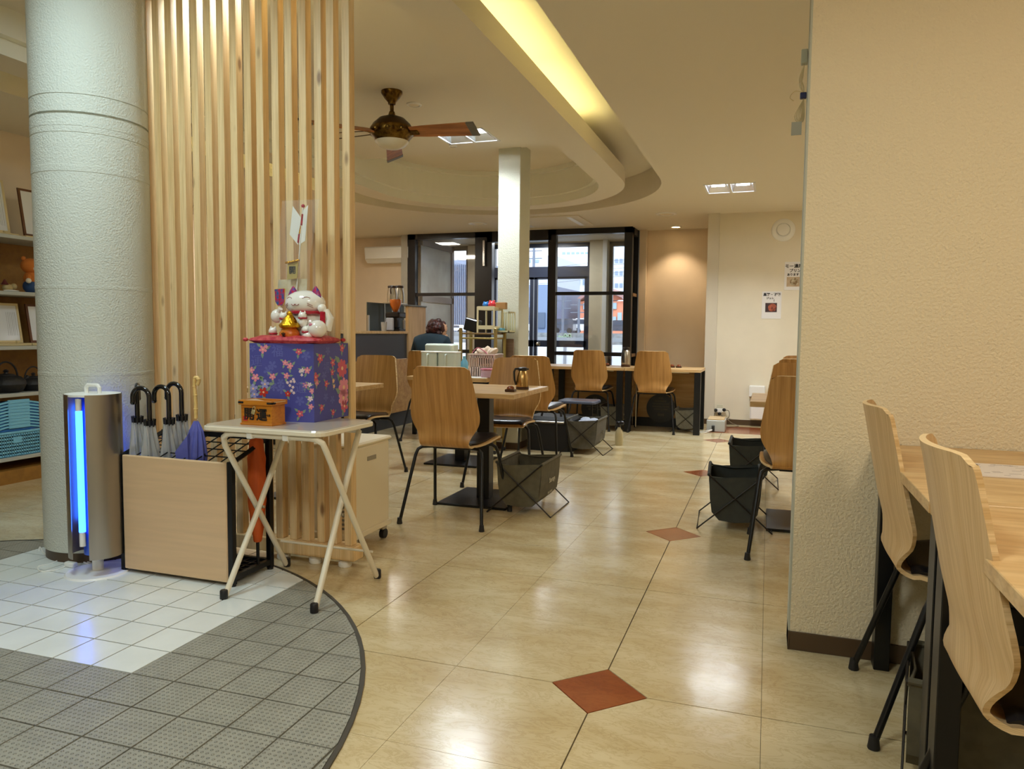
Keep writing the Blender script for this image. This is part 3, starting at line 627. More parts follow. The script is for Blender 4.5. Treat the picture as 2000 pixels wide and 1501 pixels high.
# ================================================================ WHITE FOLDING TABLE with lucky cat group
TZ = .672
ft = thing('folding_table', (-1.31, .42, 0), 'small white folding table with crossed tube legs beside the umbrella stand', 'table')
b = MB(); b.prism(rrect(-1.352, .425, .545, .40, .045), TZ-.022, TZ, .007); b.build('tabletop', mat('grey_beige_laminate', (196, 184, 166), .25, coat=.4), ft)
b = MB(); b.prism(rrect(-1.352, .425, .549, .404, .047), TZ-.020, TZ-.005, .002); b.build('edge_band', CREAMP, ft)
ZT = TZ-.030; tr = .0115
def tubepath(P, name, parent, mt=CREAMP, r=tr): b = MB(); b.tube(P, r, 12); return b.build(name, mt, parent)
for (xf, s) in ((-1.512, 1), (-1.108, -1)):
    o1 = tubepath([(xf, .212, .004), (xf+.018*s, .40, ZT*.49), (xf+.03*s, .585, ZT-.012)], 'leg', ft)
    o2 = tubepath([(xf-.022*s, .640, .004), (xf-.022*s, .44, ZT*.49), (xf-.025*s, .262, ZT-.05), (xf-.018*s, .248, ZT-.016), (xf+.004*s, .243, ZT-.003), (xf+.03*s, .243, ZT)], 'leg', ft)
    for o, (a, c) in ((o1, (xf, .212)), (o2, (xf-.022*s, .640))):
        b = MB(); d = Vector((0, 0, 1)); b.lathe([(.0135, 0), (.0155, .006), (.0150, .034), (.0120, .038)], (a, c, 0.002), 14); b.build('rubber_foot', BLKR, o)
b = MB(); b.cyl((-1.49, .243, ZT), (-1.13, .243, ZT), tr, 12); b.build('top_bar', CREAMP, ft)
b = MB(); b.cyl((-1.482, .585, ZT-.012), (-1.138, .585, ZT-.012), tr, 12); b.build('top_bar', CREAMP, ft)
b = MB(); b.cyl((-1.535, .60, .125), (-1.086, .60, .125), .005, 10); b.build('crossbar', CREAMP, ft)
b = MB()
for x in (-1.40, -1.24): b.box(x-.012, x+.012, .228, .26, ZT-.014, ZT+.012, .003)
b.build('clip', WHITEP, ft)
b = MB()
for s, x in ((1, -1.495), (-1, -1.125)): b.cyl((x-.018, .415, ZT*.50), (x+.018, .415, ZT*.50), .006, 10)
b.build('pivot', STEEL, ft)

# gift box with flower print
GX0 = Vector((-1.522, .395, TZ)); ex = Vector((math.cos(.20), math.sin(.20), 0)); ey = Vector((-math.sin(.02), math.cos(.02), 0)); BW, BD, BH = .268, .262, .312
gb = thing('gift_box', (-1.40, .53, TZ), 'large blue paper box printed with pink blossoms carrying the lucky cat', 'box')
PBLUE = mat('blue_printed_card', (74, 76, 156), .45, var=.06, vscale=8)
def bp(u, v, w): return GX0+ex*u+ey*v+Vector((0, 0, w))
b = MB(); v = [bp(i*BW, j*BD, k*BH) for k in (0, 1) for j in (0, 1) for i in (0, 1)]
b._add(v, [(0, 2, 3, 1), (4, 5, 7, 6), (0, 1, 5, 4), (2, 6, 7, 3), (0, 4, 6, 2), (1, 3, 7, 5)]); b.build('carton', PBLUE, gb)
INK = {n: mat('ink_'+n, c, .5) for n, c in (('pink', (222, 138, 160)), ('deep_pink', (206, 90, 110)), ('pale', (226, 206, 214)), ('lilac', (150, 150, 206)), ('faint', (92, 96, 172)), ('green', (128, 150, 130)), ('red', (190, 44, 34)), ('centre', (236, 190, 150)))}
mats = list(INK.values()); idx = {n: i for i, n in enumerate(INK)}
def face_pt(f, u, v_, e): return bp(u, 0, v_)-ey.cross(Vector((0, 0, 0)))*0+(-Vector((math.sin(-.20), math.cos(.20), 0)))*e if f == 0 else bp(BW, u, v_)+Vector((1, .0, 0))*e
fb = MB()
def petal_flower(f, u, v_, r, colr, n=5, inner=.45, e=.0006, centre=True, rot=.3):
    P = []
    for k in range(n*6):
        a = 2*PI*k/(n*6)+rot; q = r*(inner+(1-inner)*abs(math.sin(n*(a-rot)/2))**.6); P.append((u+q*math.cos(a), v_+q*math.sin(a)))
    P = [(max(.001, min((BW if f == 0 else BD)-.001, x)), max(.001, min(BH-.001, y))) for x, y in P]
    c = face_pt(f, u, v_, e); fb.m(idx[colr]); m_ = len(P)
    for k in range(m_): fb.poly([c, face_pt(f, *P[k], e), face_pt(f, *P[(k+1) % m_], e)])
    if centre:
        fb.m(idx['centre']); Q = [(u+r*.22*math.cos(2*PI*k/8), v_+r*.22*math.sin(2*PI*k/8)) for k in range(8)]; fb.poly([face_pt(f, *q, e*1.6) for q in Q])
def leaf(f, u, v_, L_, a, colr='green', e=.0004):
    fb.m(idx[colr]); d = (math.cos(a), math.sin(a)); q = (-d[1], d[0])
    P = [(u, v_), (u+d[0]*L_*.5+q[0]*L_*.22, v_+d[1]*L_*.5+q[1]*L_*.22), (u+d[0]*L_, v_+d[1]*L_), (u+d[0]*L_*.5-q[0]*L_*.22, v_+d[1]*L_*.5-q[1]*L_*.22)]
    P = [(max(.001, min((BW if f == 0 else BD)-.001, x)), max(.001, min(BH-.001, y))) for x, y in P]
    fb.poly([face_pt(f, *p_, e) for p_ in P])
rs = random.Random(3)
kx = lambda cx: (cx-60)/(650-60)*BW; kz = lambda cy: BH-(cy-715)/(1410-715)*BH     # crop coordinates -> face coordinates
for cx, cy, r, c in ((185, 770, .017, 'pink'), (215, 745, .009, 'pink'), (515, 785, .014, 'deep_pink'), (388, 885, .012, 'pink'), (432, 912, .014, 'pink'), (400, 1000, .013, 'pink'), (112, 1020, .017, 'pink'), (75, 955, .014, 'pink'), (270, 1010, .014, 'pink'), (200, 1078, .019, 'lilac'), (90, 1120, .020, 'lilac'), (100, 1170, .018, 'lilac'), (185, 1150, .020, 'red'), (590, 950, .014, 'pink'), (545, 950, .010, 'pale'), (570, 1080, .013, 'pink'), (632, 1130, .012, 'pink'), (520, 1335, .015, 'deep_pink'), (615, 1200, .012, 'pale'), (620, 1270, .012, 'pink'), (410, 1160, .013, 'red'), (610, 1075, .010, 'pale')):
    petal_flower(0, kx(cx), kz(cy), r, c, rot=rs.random())
    for q in range(3): leaf(0, kx(cx)+r*.5*math.cos(q*2.1), kz(cy)+r*.5*math.sin(q*2.1), r*1.7, q*2.1+rs.random())
for cx, cy in ((440, 1050), (462, 1030), (430, 1085), (458, 1100), (470, 1050), (408, 1060), (445, 1130), (465, 1150), (540, 990), (525, 960)): petal_flower(0, kx(cx), kz(cy), .0065, 'pale', e=.0008)
for cx, cy, r in ((270, 910, .02), (230, 960, .02), (580, 820, .02), (280, 1100, .018), (350, 1120, .02), (345, 1060, .016), (520, 1220, .02), (90, 760, .014)): petal_flower(0, kx(cx), kz(cy), r, 'faint', inner=.15, e=.0003, centre=False)
kx1 = lambda cx: (cx-655)/(975-655)*BD
for cx, cy, r, c in ((710, 845, .02, 'deep_pink'), (825, 890, .018, 'deep_pink'), (820, 980, .014, 'deep_pink'), (915, 760, .018, 'deep_pink'), (670, 1010, .02, 'deep_pink'), (680, 1060, .014, 'pink'), (765, 1078, .015, 'deep_pink'), (720, 1290, .015, 'deep_pink'), (825, 1350, .014, 'deep_pink'), (830, 1060, .010, 'centre'), (835, 1110, .009, 'centre'), (915, 950, .040, 'deep_pink'), (930, 1130, .042, 'pink'), (925, 1230, .040, 'pink'), (935, 1310, .028, 'deep_pink')):
    petal_flower(1, kx1(cx), kz(cy), r, c, n=5 if r < .03 else 8, inner=.7 if r > .03 else .45, rot=rs.random())
    for q in range(3): leaf(1, kx1(cx)+r*.5*math.cos(q*2.1), kz(cy)+r*.5*math.sin(q*2.1), r*1.5, q*2.1+rs.random())
for cx, cy in ((745, 1000), (780, 780), (760, 1200), (820, 1230)): petal_flower(1, kx1(cx), kz(cy), .018, 'faint', inner=.15, e=.0003, centre=False)
fb.build('blossom_print', mats, gb, norm=False)
text('printed_character', '\u798f', .05, facing(face_pt(0, kx(320), kz(790), .0004), ex), INK['faint'], gb, bold=.0006)
text('printed_character', '\u904b', .05, facing(face_pt(0, kx(125), kz(880), .0004), ex), INK['faint'], gb)
text('printed_character', '\u904b', .05, facing(face_pt(0, kx(530), kz(1110), .0004), ex), INK['faint'], gb)
text('printed_character', '\u798f', .05, facing(face_pt(1, kx1(765), kz(940), .0004), ey), INK['faint'], gb)

# small wooden offering box
ob = thing('offering_box', (-1.41, .35, TZ), 'small orange wooden offering box with brushed black characters and a padlock', 'box')
OWD = wood('orange_lacquered_pine', (206, 132, 34), (184, 106, 22), sc=(2, 14, 14))
wx0, wx1, wy0, wy1 = -1.478, -1.338, .285, .368
b = MB(); b.box(wx0, wx1, wy0, wy1, TZ+.006, TZ+.080, .001); b.build('body', OWD, ob)
b = MB(); b.box(wx0-.003, wx1+.003, wy0-.003, wy1+.003, TZ, TZ+.008, .001); b.build('plinth', OWD, ob)
b = MB(); b.box(wx0-.007, wx1+.007, wy0-.007, wy0+.003, TZ+.078, TZ+.096, .001); b.box(wx0-.007, wx1+.007, wy1-.003, wy1+.007, TZ+.078, TZ+.096, .001); b.box(wx0-.007, wx0+.003, wy0, wy1, TZ+.078, TZ+.096, .001); b.box(wx1-.003, wx1+.007, wy0, wy1, TZ+.078, TZ+.096, .001); b.build('top_rim', OWD, ob)
b = MB(); b.obox((-1.43, (wy0+wy1)/2, TZ+.086), .04, .036, .0015, Matrix.Rotation(.18, 3, 'Y')); b.obox((-1.37, (wy0+wy1)/2, TZ+.086), .04, .036, .0015, Matrix.Rotation(-.12, 3, 'Y')); b.build('slanted_lid', PLY, ob)
b = MB(); b.box(wx0-.009, wx0+.018, wy0-.009, wy0+.002, TZ+.082, TZ+.092, .003); b.box(wx1-.018, wx1+.009, wy0-.009, wy0+.002, TZ+.082, TZ+.092, .003); b.box(wx1, wx1+.009, wy0-.009, wy0+.018, TZ+.082, TZ+.092, .003); b.build('corner_bracket', BLK, ob)
INKB = mat('black_ink', (16, 12, 12), .5)
text('lettering', '\u958b', .050, facing((-1.440, wy0-.001, TZ+.040), (1, 0, 0)), INKB, ob, bold=.0012); text('lettering', '\u904b', .050, facing((-1.383, wy0-.001, TZ+.038), (1, 0, 0)), INKB, ob, bold=.0012)
text('small_lettering', '\u5927\u5409', .010, facing((-1.353, wy0-.001, TZ+.040), (1, 0, 0)), INKB, ob, bold=.0003)
b = MB(); b.box(-1.468, -1.448, wy0-.0012, wy0-.0002, TZ+.016, TZ+.034); b.build('red_seal', INK['red'], ob)
b = MB(); b.obox((-1.415, wy0-.008, TZ+.052), .0075, .0028, .0085, Matrix.Rotation(.3, 3, 'Y'), .001); b.tube([(-1.419, wy0-.008, TZ+.058), (-1.417, wy0-.008, TZ+.070), (-1.411, wy0-.008, TZ+.073), (-1.406, wy0-.008, TZ+.069), (-1.408, wy0-.008, TZ+.058)], .0012, 6); b.build('padlock', mat('pale_brass', (214, 206, 160), .3, metal=.8), ob)
# ---- lucky cat figure on its cushion, on the gift box
CT = GX0+ex*(BW*.47)+ey*(BD*.42)+Vector((0, 0, BH)); PXM = 466.0
def cpt(px, py, dy=0.0):   # point seen at this pixel, dy behind the middle of the figure
    p = AY(px, py, CT.y+dy); return (p.x, p.y, p.z)
POR = mat('glazed_white_porcelain', (240, 236, 228), .12, coat=.6); REDP = mat('red_glaze', (190, 26, 52), .3, rgb2=(150, 12, 36), vscale=60); GOLD = mat('gold_leaf', (226, 170, 40), .25, metal=1, bump=.5, bscale=90)
cu = thing('floor_cushion', tuple(CT), 'crimson gold patterned brocade cushion under the lucky cat', 'cushion')
BRO = mat('crimson_brocade', (176, 20, 50), .5, rgb2=(206, 84, 84), vscale=70)
b = MB(); n = 48; rg = []
for q, z in ((.90, .0), (1.0, .012), (.96, .024), (.80, .032)):
    rr_ = []
    for k in range(n):
        a = 2*PI*k/n; c, s_ = math.cos(a), math.sin(a); e_ = .42; x = .158*q*(abs(c)**e_)*(1 if c > 0 else -1); y = .118*q*(abs(s_)**e_)*(1 if s_ > 0 else -1)
        cr_ = 1+.07*abs(math.sin(2*a))**4; zz_ = z*(1-.35*abs(math.sin(2*a))**3)+.004*abs(math.sin(2*a))**6
        p = Vector((CT.x, CT.y, CT.z+zz_))+Vector((x*cr_*math.cos(.12)-y*math.sin(.12), x*cr_*math.sin(.12)+y*cr_*math.cos(.12), 0)); rr_.append(b.bm.verts.new(p))
    rg.append(rr_)
for a, c in zip(rg, rg[1:]):
    for k in range(n): b.bm.faces.new((a[k], a[(k+1) % n], c[(k+1) % n], c[k])).smooth = True
b.bm.faces.new(rg[0][::-1]); b.bm.faces.new(rg[-1]); b.build('cloth', BRO, cu)
b = MB()
for sx in (-1, 1):
    for sy in (-1, 1): 
        x, y = sx*.158, sy*.112; p = Vector((CT.x+x*math.cos(.12)-y*math.sin(.12), CT.y+x*math.sin(.12)+y*math.cos(.12), CT.z+.014)); b.ball(p, .012, .010, .008, 10)
b.build('corner_tassels', BRO, cu)['kind'] = 'stuff'
cat_ = thing('lucky_cat', (CT.x, CT.y, CT.z+.03), 'white porcelain beckoning cat with colourful ears, kittens and a golden sack', 'figurine')
b = MB(); c = cpt(603, 632, .02); b.lathe([(.062, -.062), (.078, -.045), (.084, -.015), (.078, .02), (.06, .05), (.045, .062)], c, 32, sy=.8); b.build('body', POR, cat_)
b = MB(); c = cpt(596, 592, .005); b.ball(c, .088, .062, .053, 32); head = b.build('head', POR, cat_)
LINE = mat('thin_brown_line', (150, 70, 60), .4)
b = MB()
def onhead(u, w, e=.0012):
    x, z = u*.088, w*.053; y = -.062*math.sqrt(max(0, 1-u*u-w*w)); return (c[0]+x, c[1]+y-e, c[2]+z)
for s in (-1, 1):
    b.tube([onhead(s*.45+t*.17, .34+.10*(1-t*t)) for t in (-1, -.5, 0, .5, 1)], .0011, 5)
    b.tube([onhead(s*.09+t*.12-.06, -.10-.10*(1-t*t)) for t in (-1, -.5, 0, .5, 1)], .0013, 5)
    for k in range(2): b.tube([onhead(s*.62+t*.10, -.12-.14*k-t*.1*s) for t in (-1, 0, 1)], .0009, 5)
b.build('face_lines', LINE, head)['kind'] = 'stuff'
EARM = mat('ear_mosaic', (190, 30, 60), .3, rgb2=(30, 70, 150), vscale=90)
for s, px in ((-1, 573), (1, 617)):
    b = MB(); q = cpt(px, 578, .0); b.lathe([(.026, -.012), (.023, .006), (.015, .024), (.003, .040)], (q[0], q[1], q[2]), 14, sy=.5); b.build('ear', EARM, head)
b = MB(); q = cpt(602, 611, .005); b.lathe([(.070, -.006), (.076, -.003), (.076, .005), (.070, .008)], q, 32, sy=.8); b.build('collar', REDP, cat_)
b = MB(); b.tube([cpt(620, 640, -.0), cpt(641, 640, -.01), cpt(645, 622, -.012), cpt(636, 606, -.016)], lambda t: .020-.006*t, 12); b.ball(cpt(629, 602, -.020), .018, n=14); b.build('raised_arm', POR, cat_)
b = MB(); b.box(cpt(629, 0)[0], cpt(639, 0)[0], cpt(634, 0, -.034)[1], cpt(634, 0, -.028)[1], cpt(0, 634)[2], cpt(0, 608)[2], .002); b.build('red_tag', REDP, cat_)
b = MB(); b.ball(cpt(620, 642, -.05), .038, .036, .036, 20); b.ball(cpt(604, 655, -.05), .026, .026, .018, 14); b.build('hind_paw', POR, cat_)
b = MB(); q = cpt(617, 634, -.05); b.ball((q[0]-.004, q[1]-.030, q[2]), .009, .004, .007, 10); b.build('paw_pad', mat('pink_glaze', (206, 130, 150), .3), cat_)
# paddle held up on the side
b = MB(); q0 = cpt(540, 0, -.03); P = [(-.024, .0), (.024, .002), (.022, -.05), (.012, -.066), (-.010, -.066), (-.021, -.05)]
v = [(q0[0]+x, q0[1]+d, cpt(0, 571)[2]+z) for d in (-.003, .003) for x, z in P]
b._add(v, [(0, 1, 2, 3, 4, 5), (11, 10, 9, 8, 7, 6)]+[(i, (i+1) % 6, 6+(i+1) % 6, 6+i) for i in range(6)]); b.build('paddle', mat('paddle_print', (190, 30, 50), .3, rgb2=(40, 90, 150), vscale=70, detail=2), cat_)
b = MB(); b.tube([(q0[0]+x, q0[1], cpt(0, 571)[2]+z) for x, z in P+[P[0]]], .002, 6); b.build('paddle_rim', mat('yellow_rim', (220, 170, 60), .3), cat_)
b = MB(); q = cpt(541, 617, -.02); b.ball(q, .026, .024, .028, 16); b.tube([q, cpt(548, 602, -.03)], .010, 8); b.build('holding_paw', POR, cat_)
for k, (px, py) in enumerate(((555, 616), (592, 615), (534, 645), (599, 642))):
    b = MB(); q = cpt(px, py+8, -.055); b.ball((q[0], q[1], q[2]-.012), .018, .016, .020, 14); b.ball((q[0], q[1]-.004, q[2]+.014), .018, .015, .015, 16)
    for s in (-1, 1): b.lathe([(.006, 0), (.001, .010)], (q[0]+s*.010, q[1]-.002, q[2]+.024), 8)
    kt = b.build('kitten', POR, cat_)
    b = MB(); b.lathe([(.017, -.002), (.0185, .001), (.017, .004)], (q[0], q[1]-.002, q[2]+.003), 16); b.build('bib', REDP, kt)
b = MB(); q = cpt(566, 664, -.07); b.lathe([(.034, .032), (.040, .04), (.043, .055), (.036, .060)], (q[0], q[1], q[2]-.03), 24, sy=.8); b.lathe([(.034, .0), (.042, .012), (.043, .03), (.030, .046)], q, 28, sy=.8); b.build('sack', mat('amber_sack', (206, 120, 30), .35, rgb2=(196, 60, 20), vscale=30), cat_)
b = MB(); b.lathe([(.030, .046), (.043, .052), (.045, .060), (.034, .072), (.024, .088), (.012, .100), (.013, .108), (.004, .116)], q, 24, sy=.85); b.build('gold_heap', GOLD, cat_)
text('sack_character', '\u5b9d', .020, facing((q[0]-.004, q[1]-.0365, q[2]+.020), (1, .0, 0)), INKB, cat_, bold=.0006)
# ---- lucky arrow in a clear bag behind the cat
a0 = cpt(573, 560, .085)
def apt(px, py, dy=0): p = cpt(px, py, .085+dy); return (p[0], p[1], p[2])
ar = thing('lucky_arrow', (a0[0], a0[1], CT.z), 'white feathered shrine arrow with red bands in a clear bag behind the cat', 'ornament')
b = MB(); b.cyl(apt(572, 662), apt(592, 404), .0030, 10); b.build('shaft', mat('white_lacquer', (238, 234, 224), .4), ar)
b = MB(); b.cyl(apt(589, 440), apt(591, 418), .0045, 10); b.cyl(apt(582.5, 474), apt(584.5, 457), .0045, 10); b.ball(apt(592, 402), .008, n=12); b.build('red_bands', REDP, ar)['kind'] = 'stuff'
b = MB(); b.cyl(apt(585, 456), apt(588, 441), .0042, 10); b.build('gold_band', GOLD, ar)
FEA = mat('white_feather', (236, 234, 226), .7)
for side in (((588, 425), (572, 402), (566, 458), (582, 478)), ((591, 412), (602, 400), (596, 470), (584, 478))):
    b = MB(); P = [Vector(apt(*p)) for p in side]; b._add([tuple(p+Vector((0, d, 0))) for d in (-.0008, .0008) for p in P], [(0, 1, 2, 3), (7, 6, 5, 4), (0, 1, 5, 4), (1, 2, 6, 5), (2, 3, 7, 6), (3, 0, 4, 7)]); b.build('feather', FEA, ar)
b = MB(); P = [apt(562, 514, -.012), apt(582, 511, -.012), apt(580, 543, -.012), apt(560, 546, -.012)]; b._add([tuple(Vector(p)+Vector((0, d, 0))) for d in (0, .004) for p in P], [(0, 1, 2, 3), (7, 6, 5, 4), (0, 1, 5, 4), (1, 2, 6, 5), (2, 3, 7, 6), (3, 0, 4, 7)]); b.build('plaque', mat('gilt_plaque', (206, 184, 110), .4, metal=.3), ar)
text('plaque_lettering', '\u958b', .034, facing(tuple(Vector(apt(571, 528, -.0135))), (1, .1, 0)), INKB, ar, bold=.0006)
b = MB(); b.tube([apt(558, 513, -.013), apt(571, 511, -.016), apt(584, 508, -.013)], .005, 8); b.build('gold_cord', GOLD, ar)
b = MB(); P = [apt(544, 546, .006), apt(600, 544, .006), apt(598, 592, .006), apt(541, 590, .006)]; b._add([tuple(Vector(p)+Vector((0, d, 0))) for d in (0, .001) for p in P], [(0, 1, 2, 3), (7, 6, 5, 4), (0, 1, 5, 4), (1, 2, 6, 5), (2, 3, 7, 6), (3, 0, 4, 7)]); b.build('picture_card', mat('picture_card', (224, 214, 186), .6, rgb2=(206, 186, 140), vscale=25), ar)
b = MB(); n = 12; top_ = [(551, 392), (624, 389)]; bot_ = [(545, 655), (607, 655)]
fr_, bk_ = [], []
for j in range(n+1):
    t = j/n; l = (551+(545-551)*t-6*math.sin(PI*t), 392+(655-392)*t); r_ = (624+(605-624)*min(1, t*2.2), 389+(655-389)*t)
    fr_.append([b.bm.verts.new(apt(l[0]+(r_[0]-l[0])*k/8, l[1]+(r_[1]-l[1])*k/8, -.020-.010*math.sin(PI*k/8)+random.uniform(-.003, .003))) for k in range(9)])
    bk_.append([b.bm.verts.new(apt(l[0]+(r_[0]-l[0])*k/8, l[1]+(r_[1]-l[1])*k/8, .012+random.uniform(-.002, .002))) for k in range(9)])
for Gd in (fr_, bk_):
    for j in range(n):
        for k in range(8): b.bm.faces.new((Gd[j][k], Gd[j][k+1], Gd[j+1][k+1], Gd[j+1][k]))
for j in range(n): b.bm.faces.new((fr_[j][0], fr_[j+1][0], bk_[j+1][0], bk_[j][0])); b.bm.faces.new((fr_[j][8], fr_[j+1][8], bk_[j+1][8], bk_[j][8]))
milky(CLEAR, .06); b.build('clear_bag', CLEAR, ar)  # a little white mixed into the film as its highlight

# ================================================================ WHITE AIR COOLER behind the screen
ac = thing('air_cooler', (-1.5, 1.03, 0), 'cream air cooler on black casters half hidden behind the slat screen', 'appliance')
APL = mat('cream_plastic', (230, 218, 192), .4)
b = MB(); b.box(-1.72, -1.335, .87, 1.21, .075, .50, .012, seg=2); b.build('cabinet', APL, ac)
b = MB(); b.box(-1.73, -1.325, .86, 1.22, .50, .52, .008); b.build('lid', APL, ac)
b = MB(); b.box(-1.729, -1.328, .862, 1.218, .072, .10, .004); b.build('base_tray', APL, ac)
b = MB(); b.box(-1.3352, -1.331, .99, 1.07, .425, .445, .001); b.build('hand_recess', mat('recess_grey', (150, 142, 126), .5), ac)
b = MB()
for k in range(9): b.box(-1.44, -1.36, .866, .869, .12+.02*k, .13+.02*k)
b.build('grille', mat('grille_grey', (120, 120, 116), .5), ac)['kind'] = 'stuff'
for x, y in ((-1.36, .90), (-1.36, 1.18), (-1.69, .90), (-1.69, 1.18)):
    b = MB(); b.cyl((x-.012, y+.01, .026), (x+.012, y+.01, .026), .024, 18); cs = b.build('caster', BLKR, ac)
    b = MB(); b.box(x-.016, x+.016, y-.02, y+.02, .05, .074, .003); b.build('caster_fork', STEEL, cs)

# ================================================================ LEFT SHELVES
LX = -4.28
def zx(py, px=40): return AX(px, py, LX).z
sh = thing('wall_shelf', (-4.46, 1.2, 0), 'wooden wall shelving with pale grey edged boards beyond the round column', 'shelf')
SW = mat('amber_shelf_wood', (150, 104, 40), .5, var=.15, vscale=3, stretch=(1, 8, 8)); SG = mat('grey_shelf_board', (176, 178, 172), .4)
ya, yb = -1.2, 2.6
b = MB(); b.box(-4.65, -4.63, ya, yb, 0, 1.62); b.build('back_board', SW, sh)
b = MB(); b.box(-4.63, LX, ya, yb, 0, .09); b.build('plinth', SW, sh)
zb = [AX(30, y, LX).z for y in (893, 769, 677, 570, 460)]
for z in zb: b = MB(); b.box(-4.63, LX, ya, yb, z-.020, z+.004, .002); b.build('board', SG, sh)
b = MB(); b.box(-4.63, LX-.01, yb, yb+.02, 0, 1.62); b.build('end_panel', SW, sh)
def sp(px, py, X_=-4.4): return AX(px, py, X_)
FW_ = mat('pale_frame_wood', (206, 186, 140), .5); PAP = mat('certificate_paper', (214, 216, 220), .25, coat=.8)
def certificate(x0, x1, py_b, py_t, z, name, label, frm=FW_, h=.27):
    y0, y1 = AX(x0, py_b, -4.40).y, AX(x1, py_b, -4.40).y; t = thing(name, (-4.42, (y0+y1)/2, z), label, 'picture frame'); th = .16
    def q(y, w, d=0): return (-4.40-w*math.sin(th)-d, y, z+.02+w*math.cos(th))
    b = MB(); n_ = [q(y0, 0), q(y1, 0), q(y1, h), q(y0, h)]; m_ = [q(y0+.016, .016, -.002), q(y1-.016, .016, -.002), q(y1-.016, h-.016, -.002), q(y0+.016, h-.016, -.002)]
    bk = [q(y0, 0, .012), q(y1, 0, .012), q(y1, h, .012), q(y0, h, .012)]
    b._add(n_+[q(y0+.016, .016), q(y1-.016, .016), q(y1-.016, h-.016), q(y0+.016, h-.016)]+bk, [(0, 1, 5, 4), (1, 2, 6, 5), (2, 3, 7, 6), (3, 0, 4, 7), (0, 1, 9, 8), (1, 2, 10, 9), (2, 3, 11, 10), (3, 0, 8, 11)]); b.build('frame', frm, t)
    b = MB(); b.poly([q(y0+.015, .015, .003), q(y1-.015, .015, .003), q(y1-.015, h-.015, .003), q(y0+.015, h-.015, .003)]); b.build('certificate', PAP, t)
    b = MB()
    for k in range(6): b.poly([q(y1-.03-.012*k-.004*(k % 2), .05, .0025), q(y1-.032-.012*k, .05, .0025), q(y1-.032-.012*k, h-.06, .0025), q(y1-.03-.012*k, h-.06, .0025)])
    b.build('writing', mat('grey_writing', (120, 118, 120), .5), t)['kind'] = 'stuff'
    b = MB(); b.box(-4.47, -4.36, y0-.02, y1+.03, z, z+.018, .003); ym = y1-.03; b.tube([(-4.385, ym-.02, z+.02), (-4.50, ym+.0, z+.02+.06)], .006, 6); b.build('easel', FW_, t)
certificate(-60, 45, 648, 588, zb[2]+.004, 'framed_certificate', 'framed certificate on an easel above the iron kettles, larger and pale framed')
certificate(60, 130, 648, 588, zb[2]+.004, 'framed_certificate', 'framed certificate beside the round column above the small kettle', mat('dark_frame_wood', (96, 54, 26), .4))
certificate(-60, 20, 430, 330, zb[4]+.004, 'framed_certificate', 'framed certificate on the top shelf at the picture edge', h=.36)
certificate(47, 110, 420, 350, zb[4]+.004, 'framed_certificate', 'dark framed certificate on the top shelf touching the round column', mat('dark_frame_wood', (96, 54, 26), .4), h=.33)
IRON = mat('cast_iron', (26, 22, 22), .55, bump=.3, bscale=60)
def kettle(px, s, label):
    p = sp(px, 760); z = zb[1]+.004; t = thing('iron_kettle', (p.x, p.y, z), label, 'kettle')
    b = MB(); b.lathe([(.06*s, 0), (.085*s, .012*s), (.105*s, .05*s), (.100*s, .07*s), (.075*s, .095*s), (.045*s, .102*s)], (p.x, p.y, z), 28); b.tube([(p.x, p.y+.09*s, z+.05*s), (p.x, p.y+.125*s, z+.075*s), (p.x, p.y+.14*s, z+.09*s)], .012*s, 8); b.build('body', IRON, t)
    b = MB(); b.lathe([(.05*s, .100*s), (.044*s, .108*s), (.012*s, .114*s), (.010*s, .120*s), (.016*s, .128*s), (.006*s, .138*s)], (p.x, p.y, z), 20); b.build('lid', IRON, t)
    b = MB(); b.tube([(p.x, p.y+.072*s*math.cos(a), z+.088*s+.095*s*math.sin(a)) for a in [PI*k/12 for k in range(13)]], .0055*s, 8); b.build('bail_handle', IRON, t)
kettle(13, 1.12, 'wide black cast iron kettle on the grey shelf board'); kettle(66, .9, 'smaller brown iron kettle against the round column')
